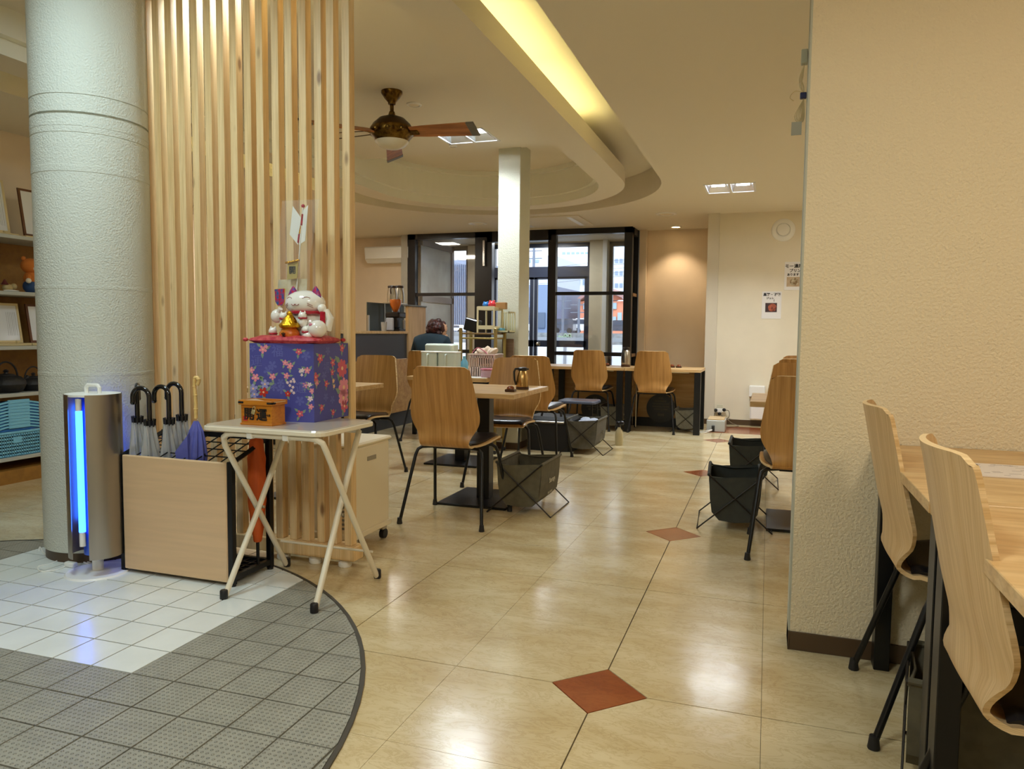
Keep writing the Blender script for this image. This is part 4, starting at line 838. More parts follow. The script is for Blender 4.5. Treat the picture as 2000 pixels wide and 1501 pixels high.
# baskets
BB = mat('blue_basket_plastic', (122, 190, 222), .45); BB2 = mat('deep_blue_basket_plastic', (36, 110, 190), .45)
def basket_stack():
    y0, y1 = AX(-30, 850, -4.35).y, AX(73, 850, -4.35).y; z = zb[0]+.004
    t = thing('plastic_basket', (-4.42, (y0+y1)/2, z), 'light blue perforated basket at the bottom of the basket stack', 'basket'); xo = LX-.02
    b = MB(); ny, nz = 22, 7; H = .155
    for j in range(nz+1): b.box(xo-.003, xo, y0, y1, z+H*j/nz-.005, z+H*j/nz+.005)
    for k in range(ny+1): yy = y0+(y1-y0)*k/ny; b.box(xo-.003, xo, yy-.006, yy+.006, z, z+H)
    b.build('lattice_wall', BB, t)['kind'] = 'stuff'
    b = MB(); b.box(xo-.26, xo-.008, y0+.004, y1-.004, z, z+.01); b.box(xo-.26, xo-.25, y0, y1, z, z+H); b.box(xo-.26, xo, y0, y0+.005, z, z+H); b.box(xo-.26, xo, y1-.005, y1, z, z+H); b.build('tray', BB2, t)
    b = MB(); b.box(xo-.003, xo+.006, y0-.004, y1+.004, z+H-.002, z+H+.014, .003); b.box(xo, xo+.003, (y0+y1)/2-.03, (y0+y1)/2+.03, z+.09, z+.13); b.build('rim', BB, t)
    for k in range(9):
        zz = z+H+.016+.0205*k; o = thing('plastic_basket', (-4.42, (y0+y1)/2, zz), 'blue nested basket with a curved rim, one of those stacked on the bottom basket', 'basket', 'nested blue baskets on the shelf')
        b = MB(); N_ = 14; prev = None
        for q in range(N_+1):
            yy = y0-.005+(y1-y0+.01)*q/N_; dz = .028*math.sin(PI*q/N_); P = [b.bm.verts.new(p) for p in ((xo+.006, yy, zz+dz-.0+.0), (xo+.006, yy, zz+dz+.010), (xo-.004, yy, zz+dz+.012), (xo-.004, yy, zz+dz-.002))]
            if prev:
                for i_ in range(4): b.bm.faces.new((prev[i_], prev[(i_+1) % 4], P[(i_+1) % 4], P[i_]))
            prev = P
        b.build('rim', BB, o)
        b = MB(); b.box(xo-.24, xo-.006, y0+.01, y1-.01, zz, zz+.016); b.build('tray', BB2, o)
        b = MB(); b.box(xo-.002, xo+.009, (y0+y1)/2-.06, (y0+y1)/2+.09, zz+.018, zz+.044, .002); b.build('grip', BB, o)
basket_stack()
# toys on the middle shelf
z = zb[3]+.004; p = sp(60, 540, -4.38)
t = thing('plush_toy', (p.x, p.y, z), 'orange and white plush animal in blue trousers sitting by the round column', 'toy')
OP = mat('orange_plush', (196, 112, 40), .9); WP = mat('white_plush', (220, 210, 190), .9); BP = mat('blue_cloth', (44, 74, 120), .8)
b = MB(); b.ball((p.x, p.y, z+.045), .05, .05, .05, 16); b.build('trousers', BP, t)
b = MB(); b.ball((p.x, p.y, z+.10), .045, .045, .05, 16); b.tube([(p.x+.02, p.y-.03, z+.115), (p.x+.045, p.y-.055, z+.085)], .016, 8); b.build('body', OP, t)
b = MB(); b.ball((p.x, p.y, z+.185), .055, .062, .052, 18); hd = b.build('head', OP, t)
b = MB(); b.ball((p.x+.035, p.y+.008, z+.170), .028, .03, .02, 12); b.ball((p.x+.055, p.y-.06, z+.08), .018, .018, .018, 10); b.build('muzzle', WP, hd)
for s in (-1, 1): b = MB(); b.ball((p.x, p.y+s*.048, z+.232), .012, .016, .016, 10); b.build('ear', OP, hd)
p = sp(15, 555, -4.36); t = thing('ceramic_figure', (p.x, p.y, z), 'small beige ceramic figure lying on the shelf beside the plush animal', 'figurine')
b = MB(); b.ball((p.x, p.y, z+.026), .026, .036, .026, 14); b.ball((p.x+.01, p.y+.035, z+.036), .020, n=12); b.build('body', mat('beige_ceramic', (176, 156, 110), .4), t)
b = MB(); b.lathe([(.024, 0), (.012, .02), (.004, .035)], (p.x, p.y-.02, z+.045), 12); b.build('hat', mat('maroon_glaze', (90, 30, 30), .4), t)
b = MB(); p = sp(22, 562, -4.33); b.ball((p.x, p.y, z+.006), .02, .055, .006, 14); tag(b.build('white_dish', WHITEP), 'flat white dish on the shelf in front of the ceramic figure', 'dish')

# ================================================================ CHAIRS
def make_chair(name, oak=OAK):
    t = thing(name, (0, 0, 0), '', 'chair')
    # one bent plywood shell: backrest runs down into the seat; profile (y, z, half width)
    key = [(-.262, .855, .156), (-.252, .81, .163), (-.233, .71, .181), (-.215, .62, .195), (-.205, .578, .196), (-.197, .54, .186), (-.196, .495, .160), (-.193, .458, .144), (-.176, .435, .140), (-.148, .422, .146), (-.10, .420, .172), (-.02, .428, .195), (.08, .436, .200), (.16, .438, .196), (.20, .428, .188), (.215, .412, .178)]
    KP = curve_pts([Vector((y, z, w)) for y, z, w in key], 3)
    cols = 16
    def curv(i, z): return .034*(1-min(1, max(0, (z-.42)/.1)))*0+(.040 if z > .5 else .040*max(0, (z-.44)/.06))
    def grid(shift=0, w0=1.0, rows=None, up=0):
        R_ = []
        for i, p in enumerate(KP):
            if rows and not (rows[0] <= i <= rows[1]): continue
            y, z, w = p; w *= w0; r_ = []
            for k in range(cols+1):
                u = -1+2*k/cols; d = curv(i, z)*u*u
                dz = 0
                if i <= 2: dz = -(abs(u)**14)*(.016 if i == 0 else .006 if i == 1 else .001)
                r_.append((u*w*(1 if i > 0 else .985), y+d+shift, z+dz+up+(.006*u*u if z < .45 and y > -.14 else 0)))
            R_.append(r_)
        return R_
    def sheet(R_, name, mts, th, parent, off=-1):
        me = bpy.data.meshes.new(name); V = [v for r_ in R_ for v in r_]; n = len(R_[0])
        Fc = [(i*n+k, i*n+k+1, (i+1)*n+k+1, (i+1)*n+k) for i in range(len(R_)-1) for k in range(n-1)]
        me.from_pydata(V, [], Fc); [me.materials.append(x) for x in mts]
        for p in me.polygons: p.use_smooth = True
        o = bpy.data.objects.new(name, me); COL.objects.link(o); o.parent = parent
        md = o.modifiers.new('s', 'SOLIDIFY'); md.thickness = th; md.offset = off; md.material_offset_rim = len(mts)-1
        # bake the thickness into the mesh so copies stay light
        dg = bpy.context.evaluated_depsgraph_get(); me2 = bpy.data.meshes.new_from_object(o.evaluated_get(dg)); o.modifiers.clear(); o.data = me2; me2.name = name
        me2.set_sharp_from_angle(angle=math.radians(40)); return o
    G_ = grid(); nb = next(i for i, p in enumerate(KP) if p.y < .437 and i > 20)
    # backrest and seat are parts of their own, meeting at the bend
    sheet(G_[:nb+1], 'backrest', [oak, PLY], .011, t, 0)
    seat = sheet(G_[nb:], 'seat', [oak, PLY], .011, t, 0)
    pad = [[(x*.90, y, z+.0185-(.010 if (k in (0, cols) ) else 0)) for k, (x, y, z) in enumerate(r_)] for r_ in G_[nb+3:-2]]
    pad[0] = [(x, y, z-.006) for x, y, z in pad[0]]; pad[-1] = [(x, y, z-.008) for x, y, z in pad[-1]]
    sheet(pad, 'seat_pad', [BLKP], .012, t, -1 if False else 0)
    for sx in (-1, 1):
        for (yt, yf) in ((-.10, -.235), (.11, .235)):
            b = MB(); b.tube([(sx*.10, yt*.75, .408), (sx*.165, yt, .405), (sx*.185, yt*1.10, .392), (sx*.194, yt*1.25, .36), (sx*.235, yf, .012)], .0092, 10); lg = b.build('leg', BLK, t)
            b = MB(); b.lathe([(.0145, 0), (.0155, .004), (.0135, .016), (.0115, .034)], (sx*.236, yf, 0), 12); b.build('foot_cap', BLKR, lg)
    b = MB(); b.box(-.11, .11, -.085, -.065, .396, .414, .003); b.box(-.11, .11, .075, .095, .396, .414, .003); b.box(-.012, .012, -.08, .09, .396, .412, .002); b.build('seat_frame', BLK, t)
    return t
PALEOAK = wood('pale_oak_veneer', (208, 178, 134), (194, 160, 114), sc=(30, 3, .8))
ch = make_chair('dining_chair'); cu_ = [False]; ch2 = make_chair('pale_dining_chair', PALEOAK); cu2 = [False]
def chair(x, y, deg, label, group=None): return place(ch, cu_, (x, y, 0), math.radians(deg), label, group)
def chair_p(x, y, deg, label, group=None): o = place(ch2, cu2, (x, y, 0), math.radians(deg), label, group); return o
chair(-1.185, 1.712, 1, 'oak veneer chair in front of the jug table, seen fully from behind')
chair(-1.245, 2.71, 183, 'oak veneer chair facing forward behind the table with the metal jug, dark pad showing')
chair(-1.325, 3.69, 0, 'oak veneer chair behind the forward facing one, glossy dark seat by the black bag')
chair(-2.30, 2.58, 180, 'oak veneer chair half hidden by the slat screen, next to the wood clad counter')
chair(-1.36, 5.86, 0, 'light oak chair at the window desk in front of the glass entrance')
chair(-.69, 5.87, 0, 'light oak chair at the window desk in front of the peach wall')
chair(.612, 1.705, 0, 'oak veneer chair half cut off by the plastered wall, nearest of the wall row')
chair(AY(1509, 705, 3.13).x+.165, 2.88, 180, 'oak chair top second in the row beyond the plastered wall')
chair(AY(1521, 705, 3.98).x+.165, 4.23, 0, 'oak chair top third in the row beyond the plastered wall')
chair(AY(1528, 705, 4.9).x+.165, 4.66, 180, 'oak chair top farthest in the row beyond the plastered wall')
chair(-2.02, 4.55, 4, 'oak chair whose top edge shows beside the seated person')
chair(-2.45, 6.3, 10, 'oak chair with just a corner showing between the white pillar and the door')
chair_p(.955, .172, -90, 'pale plywood chair at the near desk, the one closer to the plastered wall')
chair_p(.965, -.605, -90, 'pale plywood chair at the counter desk, largest and nearest one')

# ================================================================ TABLES
def pedestal(x, y, w, d, h, label, name='pedestal_table', bw=.44, bd=.48):
    t = thing(name, (x, y, 0), label, 'table')
    b = MB(); b.box(x-w/2, x+w/2, y-d/2, y+d/2, h-.028, h, .002); b.build('tabletop', TOPW, t)
    b = MB(); b.box(x-.04, x+.04, y-.04, y+.04, .014, h-.034, .002); b.build('post', BLK, t)
    b = MB(); b.box(x-bw/2, x+bw/2, y-bd/2, y+bd/2, 0, .014, .003); b.build('base_plate', BLK, t)
    b = MB(); b.box(x-.15, x+.15, y-.15, y+.15, h-.034, h-.028); b.build('mounting_plate', BLK, t)
    return t
TH = .69
pedestal(-1.20, 2.19, .60, .70, TH, 'square maple topped table on a black post, with the brown based metal jug')
pedestal(-2.27, 1.95, .60, .72, TH, 'maple topped table whose corner shows beside the slat screen')
pedestal(-1.86, 3.38, .66, .62, TH, 'maple topped table under the pink basket and the clear pitchers')
pedestal(.675, 2.28, .64, .60, TH, 'maple topped table behind the plastered wall edge, grey square base plate')
pedestal(.90, 3.56, .56, .42, TH, 'maple topped table between the far chairs of the wall row')
# near desk against the plastered wall
def frame_desk(x0, x1, y0, y1, h, label, name='long_desk', split=None, legs=()):
    t = thing(name, ((x0+x1)/2, (y0+y1)/2, 0), label, 'table')
    b = MB(); b.box(x0, x1, y0, y1, h-.026, h, .0015); b.build('tabletop', TOPW, t)
    for (lx, ly) in legs: b = MB(); b.box(lx-.022, lx+.022, ly-.03, ly+.03, 0, h-.03, .002); b.build('leg', BLK, t)
    return t
DH = .700
frame_desk(.760, 1.45, -.36, .494, DH, 'maple topped desk section against the plastered wall, paper menu on it', legs=((.80, .455), (.80, -.32), (1.40, .455), (1.40, -.32)))
bpy.data.objects['long_desk']['label'] = 'maple topped desk section touching the plastered wall'
frame_desk(.762, 1.45, -1.30, -.364, DH, 'maple topped desk section nearest, beside the large pale chair', legs=((.80, -.40), (.80, -1.26), (1.40, -.40), (1.40, -1.26)))
for o in [o for o in bpy.data.objects if o.name.startswith('long_desk')]:
    y0 = -.36 if o.location.y > 0 else -1.30; y1 = .494 if o.location.y > 0 else -.364
    b = MB(); b.box(.80, .83, y0+.04, y1-.04, DH-.062, DH-.026); b.box(1.38, 1.41, y0+.04, y1-.04, DH-.062, DH-.026); b.build('side_rail', BLK, o)['kind'] = 'stuff'
# dark storage trolley under the desk
t = thing('black_storage_box', (1.22, .22, 0), 'large black box standing on the floor under the near desk', 'box')
b = MB(); b.prism(rrect(1.20, .18, .50, .46, .05), .004, .40, .008); b.build('body', mat('matte_black', (16, 16, 18), .6), t)
b = MB(); b.prism(rrect(1.20, .18, .52, .48, .05), .40, .425, .006); b.build('lid', BLKP, t)
p = [G(1866, 901, DH), G(1908, 926, DH)]
mn = thing('paper_menu', (1.15, .1, DH), 'white printed paper menu lying on the near desk', 'paper')
b = MB(); b.box(.935, 1.235, -.01, .19, DH+.0005, DH+.003); b.build('sheet', mat('menu_paper', (222, 212, 206), .5), mn)
b = MB()
rs = random.Random(5)
for k in range(40):
    x, y = .95+.27*rs.random(), .0+.18*rs.random(); b.box(x, x+.008+.02*rs.random(), y, y+.0025, DH+.003, DH+.0032, rz=rs.uniform(-.3, .3))
b.build('printed_lines', mat('print_grey', (130, 116, 112), .6), mn)['kind'] = 'stuff'
# window desk in two sections with panel at the back
WH = .672
for (x0, x1, lab, lg) in ((-.985, -.205, 'window desk section in front of the peach wall, black square legs', ((-.945, 5.72), (-.235, 5.72), (-.235, 6.22))), (-2.60, -.990, 'long window desk section in front of the glass entrance', ((-1.035, 5.72), (-1.80, 5.72), (-1.80, 6.2), (-2.55, 5.72)))):
    t = thing('window_desk', ((x0+x1)/2, 5.97, 0), lab, 'table')
    b = MB(); b.box(x0, x1, 5.69, 6.27, WH-.030, WH, .002); b.build('tabletop', TOPW, t)
    for lx, ly in lg: b = MB(); b.box(lx-.032, lx+.032, ly-.028, ly+.028, 0, WH-.032, .002); b.build('leg', BLK, t)
    b = MB(); b.box(x0, x1, 6.27, 6.29, .10, .62); b.build('back_panel', wood('panel_oak', (170, 134, 80), (150, 112, 62), sc=(1.2, 14, 14)), t)
    b = MB(); b.box(x0, x1, 6.265, 6.295, 0, .10); b.build('kick_strip', BLK, t)
    b = MB(); b.cyl(((x0+.12), 5.75, .05), (x0+.12, 5.75, WH-.03), .006, 8); b.cyl((x1-.42, 5.74, WH-.035), (x1-.12, 5.74, WH-.035), .006, 6); b.build('steel_tube', STEEL, t)
for px, lab in ((1162, 'round black record disc on the desk panel, behind the chair by the glass entrance'), (1291, 'round black record disc on the desk panel, behind the chair by the peach wall')):
    p = AY(px, 797, 6.262); t = thing('record_disc', tuple(p), lab, 'decoration')
    b = MB(); b.lathe([(.16, 0), (.16, .005)], (p.x, p.y, p.z), 48, M=Matrix.Rotation(PI/2, 3, 'X')); b.build('disc', mat('vinyl_black', (20, 19, 17), .35), t)
    b = MB()
    for k, (w, dz) in enumerate(((.05, .115), (.13, .08), (.17, .05), (.19, .02), (.15, -.01))):
        for q in range(int(w/.012)): b.box(p.x-w/2+q*.0125, p.x-w/2+q*.0125+.009, p.y-.0062, p.y-.0052, p.z+dz-.008, p.z+dz+.008)
    b.box(p.x-.035, p.x+.035, p.y-.0062, p.y-.0052, p.z-.085, p.z-.060); b.build('faded_lettering', mat('dull_gold_print', (74, 66, 48), .5), t)['kind'] = 'stuff'

# ================================================================ FABRIC BINS with crossed wire legs
def make_bin(name, fab, wire):
    t = thing(name, (0, 0, 0), '', 'basket'); hx, hy, zt, zb_ = .135, .195, .295, .045
    b = MB()
    for s in (-1, 1):   # end panels (with the rounded bottom) at y = s*hy, side panels at x = s*hx
        pts = [(-hx, zt-.02), (hx, zt), (hx*.86, zb_+.05), (hx*.58, zb_+.008), (0, zb_), (-hx*.58, zb_+.008), (-hx*.86, zb_+.05)]
        b._add([(x, s*hy, z) for x, z in pts]+[(x*.97, s*(hy-.004), z+.002) for x, z in pts], [tuple(range(7)), tuple(range(7, 14))[::-1]])
    prof = [(-hx, zt), (-hx*.94, (zt+zb_)/2), (-hx*.86, zb_+.05), (-hx*.58, zb_+.008), (0, zb_), (hx*.58, zb_+.008), (hx*.86, zb_+.05), (hx*.94, (zt+zb_)/2), (hx, zt)]
    for off in (0, .004):
        P = [(x*(1-off*6), z+off) for x, z in prof]
        for a, c in zip(P, P[1:]): b._add([(a[0], -hy, a[1]), (a[0], hy, a[1]), (c[0], hy, c[1]), (c[0], -hy, c[1])], [(0, 1, 2, 3)])
    b.build('fabric_body', fab, t)
    b = MB()
    for s in (-1, 1): b.tube([(s*hx, -hy-.004, zt), (s*hx, hy+.004, zt)], .009, 8)
    for s in (-1, 1): b.tube([(-hx, s*hy, zt-.012), (0, s*(hy-.012), zt-.022), (hx, s*hy, zt-.012)], .0045, 6)
    b.build('rim', fab, t)
    for s in (-1, 1):
        b = MB(); x1, x0 = s*hx, -s*(hx+.055)
        b.tube([(x1, -hy-.006, zt), (x0, -hy-.008, .004), (x0, hy+.008, .004), (x1, hy+.006, zt)], .0042, 6); b.build('wire_leg', wire, t)
    b = MB(); b.box(hx+.0015, hx+.0025, -.09, .09, .19, .192)
    return t
BINM = mat('dark_olive_fabric', (92, 86, 68), .85, var=.15, vscale=25); BINB = mat('near_black_fabric', (58, 60, 55), .85, var=.1, vscale=25); BING = mat('pale_grey_fabric', (118, 116, 106), .85, var=.15, vscale=20)
WIRE = mat('dark_wire', (46, 40, 34), .4, metal=.6)
PRN = mat('pale_print', (190, 184, 164), .6)
bn = make_bin('fabric_bin', BINM, WIRE); bnu = [False]
def fbin(x, y, deg, label, fab=None, s=1.0):
    o = place(bn, bnu, (x, y, 0), math.radians(deg), label); o.scale = (s, s, s)
    if fab:
        for c in o.children:
            if c.name.startswith(('fabric_body', 'rim')): c.data = c.data.copy(); c.data.materials[0] = fab
    return o
def bin_print(o):
    q = [text('lettering', 'Storage', .040, facing((.1325, .03, .175), (0, 1, 0)), PRN, None, .0003, bold=.0004), text('small_lettering', 'BAG & BOX', .018, facing((.1285, .0, .105), (0, 1, 0)), PRN, None, .0003)]
    for t in q: t.parent = o
b1 = fbin(-.878, 2.085, 0, 'olive grey fabric bin with crossed wire legs beside the jug table'); bin_print(b1)
b2 = fbin(-1.045, 4.27, 0, 'grey fabric bin with a pale cloth inside, in front of the window desk', VGREY); bin_print(b2)
b3 = fbin(.285, 2.16, 3, 'near black fabric bin with crossed wire legs beside the wall row chair', BINB)
b4 = fbin(.34, 3.36, 0, 'dark fabric bin behind the near black one, farther along the wall row', BINB)
b5 = fbin(-.36, 6.02, 0, 'light grey fabric bin sagging under the desk by the peach wall', BING, .82)
b6 = fbin(-1.15, 6.0, 0, 'light grey fabric bin under the desk beside the double black legs', BING, .85)
b7 = fbin(.985, .13, 90, 'dark fabric bin half seen behind the near desk legs', BINM, .9)
b7.location = (.955, -.155, 0); b7.rotation_euler = (0, 0, 1.4)
t = b2; b = MB()
for k in range(7): b.ball((-1.045+random.uniform(-.05, .05), 4.16+.03*k, .265+random.uniform(-.01, .01)), .05, .05, .028, 10)
tag(b.build('folded_cloth', mat('pale_blue_cloth', (170, 178, 196), .9)), 'pale bluish cloth heaped inside the grey fabric bin', 'cloth')

# ================================================================ JUGS, BELLS, BOTTLES
GOLDST = mat('champagne_steel', (196, 160, 104), .22, metal=1); SMOK = mat('dark_brown_plastic', (60, 26, 12), .2, coat=.5)
def jug(x, y, z, h, name, label, body=STEEL, tall=False, hd=-2.6):
    t = thing(name, (x, y, z), label, 'jug'); r = h*.30 if not tall else h*.235
    b = MB(); b.lathe([(r*.98, .0), (r*1.0, h*.02), (r, h*.12), (r*.96, h*.13)], (x, y, z), 28); b.build('base', SMOK, t)
    b = MB(); b.lathe([(r*.96, h*.13), (r*1.0, h*.3), (r*.93 if not tall else r*.97, h*.55), (r*.72 if not tall else r*.86, h*.78), (r*.62 if not tall else r*.7, h*.84)], (x, y, z), 32); b.build('body', body, t)
    b = MB(); b.lathe([(r*.64 if not tall else r*.72, h*.84), (r*.72 if not tall else r*.78, h*.88), (r*.72 if not tall else r*.78, h*.97), (r*.5, h), (.004, h)], (x, y, z), 24)
    dx, dy = math.cos(hd), math.sin(hd); b.box(x-dx*r*.9-.006, x-dx*r*.9+.006, y-dy*r*.9-.006, y-dy*r*.9+.006, z+h*.88, z+h*.94, .002); b.build('lid', BLKP, t)
    b = MB(); b.tube([(x+dx*r*.6, y+dy*r*.6, z+h*.93), (x+dx*r*1.15, y+dy*r*1.15, z+h*.93), (x+dx*r*1.35, y+dy*r*1.35, z+h*.80), (x+dx*r*1.28, y+dy*r*1.28, z+h*.45), (x+dx*r*1.05, y+dy*r*1.05, z+h*.22)], h*.05, 8); b.build('handle', BLKP, t)
    return t
p = G(1020, 760, TH); jug(p.x, p.y, TH, .135, 'thermal_jug', 'gold tinted metal jug with black lid on the near pedestal table', GOLDST, hd=-2.4)
p = AY(1222, 712, 5.95); jug(p.x, 5.95, WH, .215, 'thermal_flask', 'tall steel flask jug on the window desk before the corner post', STEEL, True, hd=-1.9)
def bell(x, y, z, label, s=1.0):
    t = thing('call_bell', (x, y, z), label, 'bell')
    b = MB(); b.box(x-.030*s, x+.030*s, y-.022*s, y+.022*s, z, z+.016*s, .004); b.build('base', SMOK, t)
    b = MB(); b.lathe([(.024*s, .016*s), (.022*s, .026*s), (.012*s, .034*s), (.004*s, .036*s)], (x, y, z), 16, sy=.8); b.build('button', mat('amber_plastic', (120, 60, 30), .2, coat=.5), t)
p = G(1012, 764, TH); bell(p.x-.03, p.y-.05, TH, 'brown call bell beside the gold tinted jug')
for px, lab in ((1169, 'brown call bell on the window desk, just beside the oak chair'), (1186, 'small brown call bell between the oak chair and the tall flask'), (1313, 'brown call bell behind the chair by the peach wall'), (1326, 'brown call bell on the desk before the peach wall, the outer one')):
    p = AY(px, 712, 6.05); bell(p.x, 6.05, WH, lab, 1.0)
t = thing('spray_bottle', (-.82, 4.75, 0), 'clear spray bottle with black trigger head standing on the floor by the grey bin', 'bottle')
b = MB(); b.lathe([(.034, 0), (.037, .01), (.037, .11), (.028, .14), (.014, .16), (.014, .175)], (-.845, 4.72, 0), 18); b.build('bottle', mat('cloudy_plastic', (170, 156, 120), .3), t)
b = MB(); b.box(-.875, -.80, 4.705, 4.735, .19, .225, .008); b.cyl((-.845, 4.72, .17), (-.845, 4.72, .2), .016, 12); b.tube([(-.87, 4.72, .2), (-.885, 4.72, .16)], .005, 6); b.build('trigger_head', BLKP, t)

# black bag and stacked things by the square pillar
t = thing('black_bag', (-1.35, 4.3, 0), 'large black zipped bag on the floor between the white pillar and the grey bin', 'bag')
BM = mat('black_nylon', (20, 19, 21), .6, bump=.3, bscale=12)
b = MB(); b.prism(rrect(-1.36, 4.32, .42, .34, .06), .0, .30, .03); b.build('body', BM, t)
b = MB(); b.box(-1.50, -1.22, 4.145, 4.152, .245, .262, .002); b.build('zip', STEEL, t)
b = MB(); b.tube([(-1.44, 4.2, .30), (-1.43, 4.22, .36), (-1.35, 4.25, .385), (-1.27, 4.22, .36), (-1.26, 4.2, .30)], .010, 8); b.build('handle', BLKP, t)
t = thing('folding_stool', (-1.26, 4.75, 0), 'black stool frame with a grey glossy top behind the black bag', 'stool')
b = MB(); b.prism(rrect(-1.22, 4.70, .36, .30, .05), .385, .41, .008); b.build('top', mat('slate_blue_gloss', (88, 94, 112), .25), t)
for sx in (-1, 1):
    for sy in (-1, 1): b = MB(); b.cyl((-1.22+sx*.14, 4.70+sy*.11, .385), (-1.22+sx*.16, 4.70+sy*.13, 0), .009, 8); b.build('leg', BLK, t)

# ================================================================ CEILING FITTINGS
def square_light(x, y, z, w, d, label):
    t = thing('ceiling_light', (x, y, z), label, 'light'); WF = mat('white_fitting', (236, 238, 240), .3)
    b = MB(); e = .016
    for x0, x1, y0, y1 in ((-w/2-.004, w/2+.004, -d/2-.004, -d/2+e), (-w/2-.004, w/2+.004, d/2-e, d/2+.004), (-w/2-.004, -w/2+e, -d/2, d/2), (w/2-e, w/2+.004, -d/2, d/2)): b.box(x+x0, x+x1, y+y0, y+y1, z-.004, z+.003)
    b.box(x-.012, x+.012, y-d/2, y+d/2, z-.003, z+.003); b.build('frame', WF, t)
    b = MB(); b.box(x-w/2, x+w/2, y-d/2, y+d/2, z+.07, z+.08); b.box(x-w/2, x-w/2+.003, y-d/2, y+d/2, z, z+.07); b.box(x+w/2-.003, x+w/2, y-d/2, y+d/2, z, z+.07); b.box(x-w/2, x+w/2, y-d/2, y-d/2+.003, z, z+.07); b.box(x-w/2, x+w/2, y+d/2-.003, y+d/2, z, z+.07); b.build('housing', WF, t)
    for s in (-1, 1):
        cx = x+s*w/4; hw = w/4-.013; hd = d/2-.016
        b = MB(); o = [(cx-hw, y-hd, z+.002), (cx+hw, y-hd, z+.002), (cx+hw, y+hd, z+.002), (cx-hw, y+hd, z+.002)]; i = [(cx-hw*.72, y-hd*.62, z+.055), (cx+hw*.72, y-hd*.62, z+.055), (cx+hw*.72, y+hd*.62, z+.055), (cx-hw*.72, y+hd*.62, z+.055)]
        b._add(o+i, [(0, 1, 5, 4), (1, 2, 6, 5), (2, 3, 7, 6), (3, 0, 4, 7), (4, 5, 6, 7)]); b.build('reflector', mat('mirror_reflector', (220, 226, 232), .25, metal=.9), t)
        for k in (-1, 1): b = MB(); b.cyl((cx-hw*.6, y+k*.045, z+.040), (cx+hw*.6, y+k*.045, z+.040), .012, 10); b.build('twin_tube', mat('white_lamp_glow', (255, 255, 255), .4, emit=(.9, .96, 1), es=L_SQUARE), t)
square_light(.05, 5.28, ZC, .45, .46, 'square twin tube light on the flat ceiling before the back wall')
square_light(-1.95, 3.64, 2.62, .45, .41, 'square twin tube light in the oval recess beside the fan blade')
def disc(px, py, r, name, label, cat, ring=True, lit=False, Z_=ZC):
    p = G(px, py, Z_); t = thing(name, (p.x, p.y, Z_), label, cat)
    b = MB(); b.lathe([(r, 0), (r*.98, -.008), (r*.72, -.012), (r*.70, -.002)], (p.x, p.y, Z_), 32); b.build('rim', WHITEP, t)
    b = MB(); b.lathe([(r*.69, -.003), (r*.6, -.010 if not lit else -.006), (.005, -.014 if not lit else -.006)], (p.x, p.y, Z_), 28)
    b.build('lamp' if lit else 'cover', mat('warm_lamp_glow', (255, 230, 180), .4, emit=(1, .72, .36), es=14) if lit else CREAMP, t)
    return p
disc(1301, 417, .12, 'ceiling_speaker', 'unlit round white ceiling disc above the square pier', 'fitting')
pd = disc(1320, 442, .075, 'downlight', 'lit round warm downlight above the peach wall', 'light', lit=True)
disc(933, 436, .12, 'ceiling_vent', 'round ceiling vent before the glass entrance, left of the square pillar', 'vent')
disc(809, 203, .055, 'smoke_detector', 'small round smoke detector on the recess ceiling beside the fan', 'detector', Z_=2.62)
disc(885, 284, .035, 'ceiling_sensor', 'tiny white ceiling sensor beneath the fan blade tip', 'detector', Z_=2.62)
ph = G(38, 271, ZC); disc(38, 271, .075, 'downlight', 'bright downlight beside the round column above the shelves', 'light', lit=True)
def spot(name, loc, e, col, ang=100):
    d = bpy.data.lights.new(name, 'SPOT'); d.energy = e; d.color = col; d.spot_size = math.radians(ang); d.spot_blend = .6; d.shadow_soft_size = .04
    o = bpy.data.objects.new(name, d); o.location = loc; COL.objects.link(o)
spot('downlight_beam', (pd.x, pd.y, ZC-.02), L_DOWN*.42, (1, .76, .50)); spot('downlight_beam', (ph.x, ph.y, ZC-.02), L_DOWN*.8, (1, .66, .34))
t = thing('ceiling_cassette', (-2.15, 6.78, ZC), 'flat white air conditioning cassette in the ceiling before the glass entrance', 'air conditioner')
b = MB(); b.box(-2.62, -1.70, 6.45, 7.25, ZC-.012, ZC, .004); b.build('panel', CEIL, t)
for x0, y0, x1, y1 in ((-2.52, 6.50, -2.46, 7.2), (-1.86, 6.50, -1.80, 7.2)): b = MB(); b.box(x0, x1, y0, y1, ZC-.018, ZC-.012, .002); b.build('air_slot', WHITEP, t)

# ceiling fan
FX, FY = -1.98, 2.445
fz = lambda py: AY(765, py, FY).z
fan = thing('ceiling_fan', (FX, FY, 2.62), 'antique brass ceiling fan with wooden blades and a frosted bowl lamp', 'fan')
BRS = mat('antique_brass', (126, 98, 44), .32, metal=1, rgb2=(60, 40, 18), vscale=30); BLD = wood('walnut_blade', (176, 112, 56), (136, 80, 36), sc=(1.5, 14, 14))
zr0, zr1, zm0, zm1, zb0 = 2.56, fz(224), fz(226), fz(276), fz(292)
b = MB(); b.lathe([(.070, 2.62), (.070, 2.605), (.050, 2.575), (.026, 2.548), (.024, 2.535)], (FX, FY, 0), 28); b.build('canopy', BRS, fan)
b = MB(); b.cyl((FX, FY, 2.54), (FX, FY, zm0-.005), .013, 14); b.lathe([(.022, zm0-.012), (.024, zm0+.004), (.018, zm0+.026)], (FX, FY, 0), 14); b.build('downrod', BRS, fan)
hM = zm0-zm1
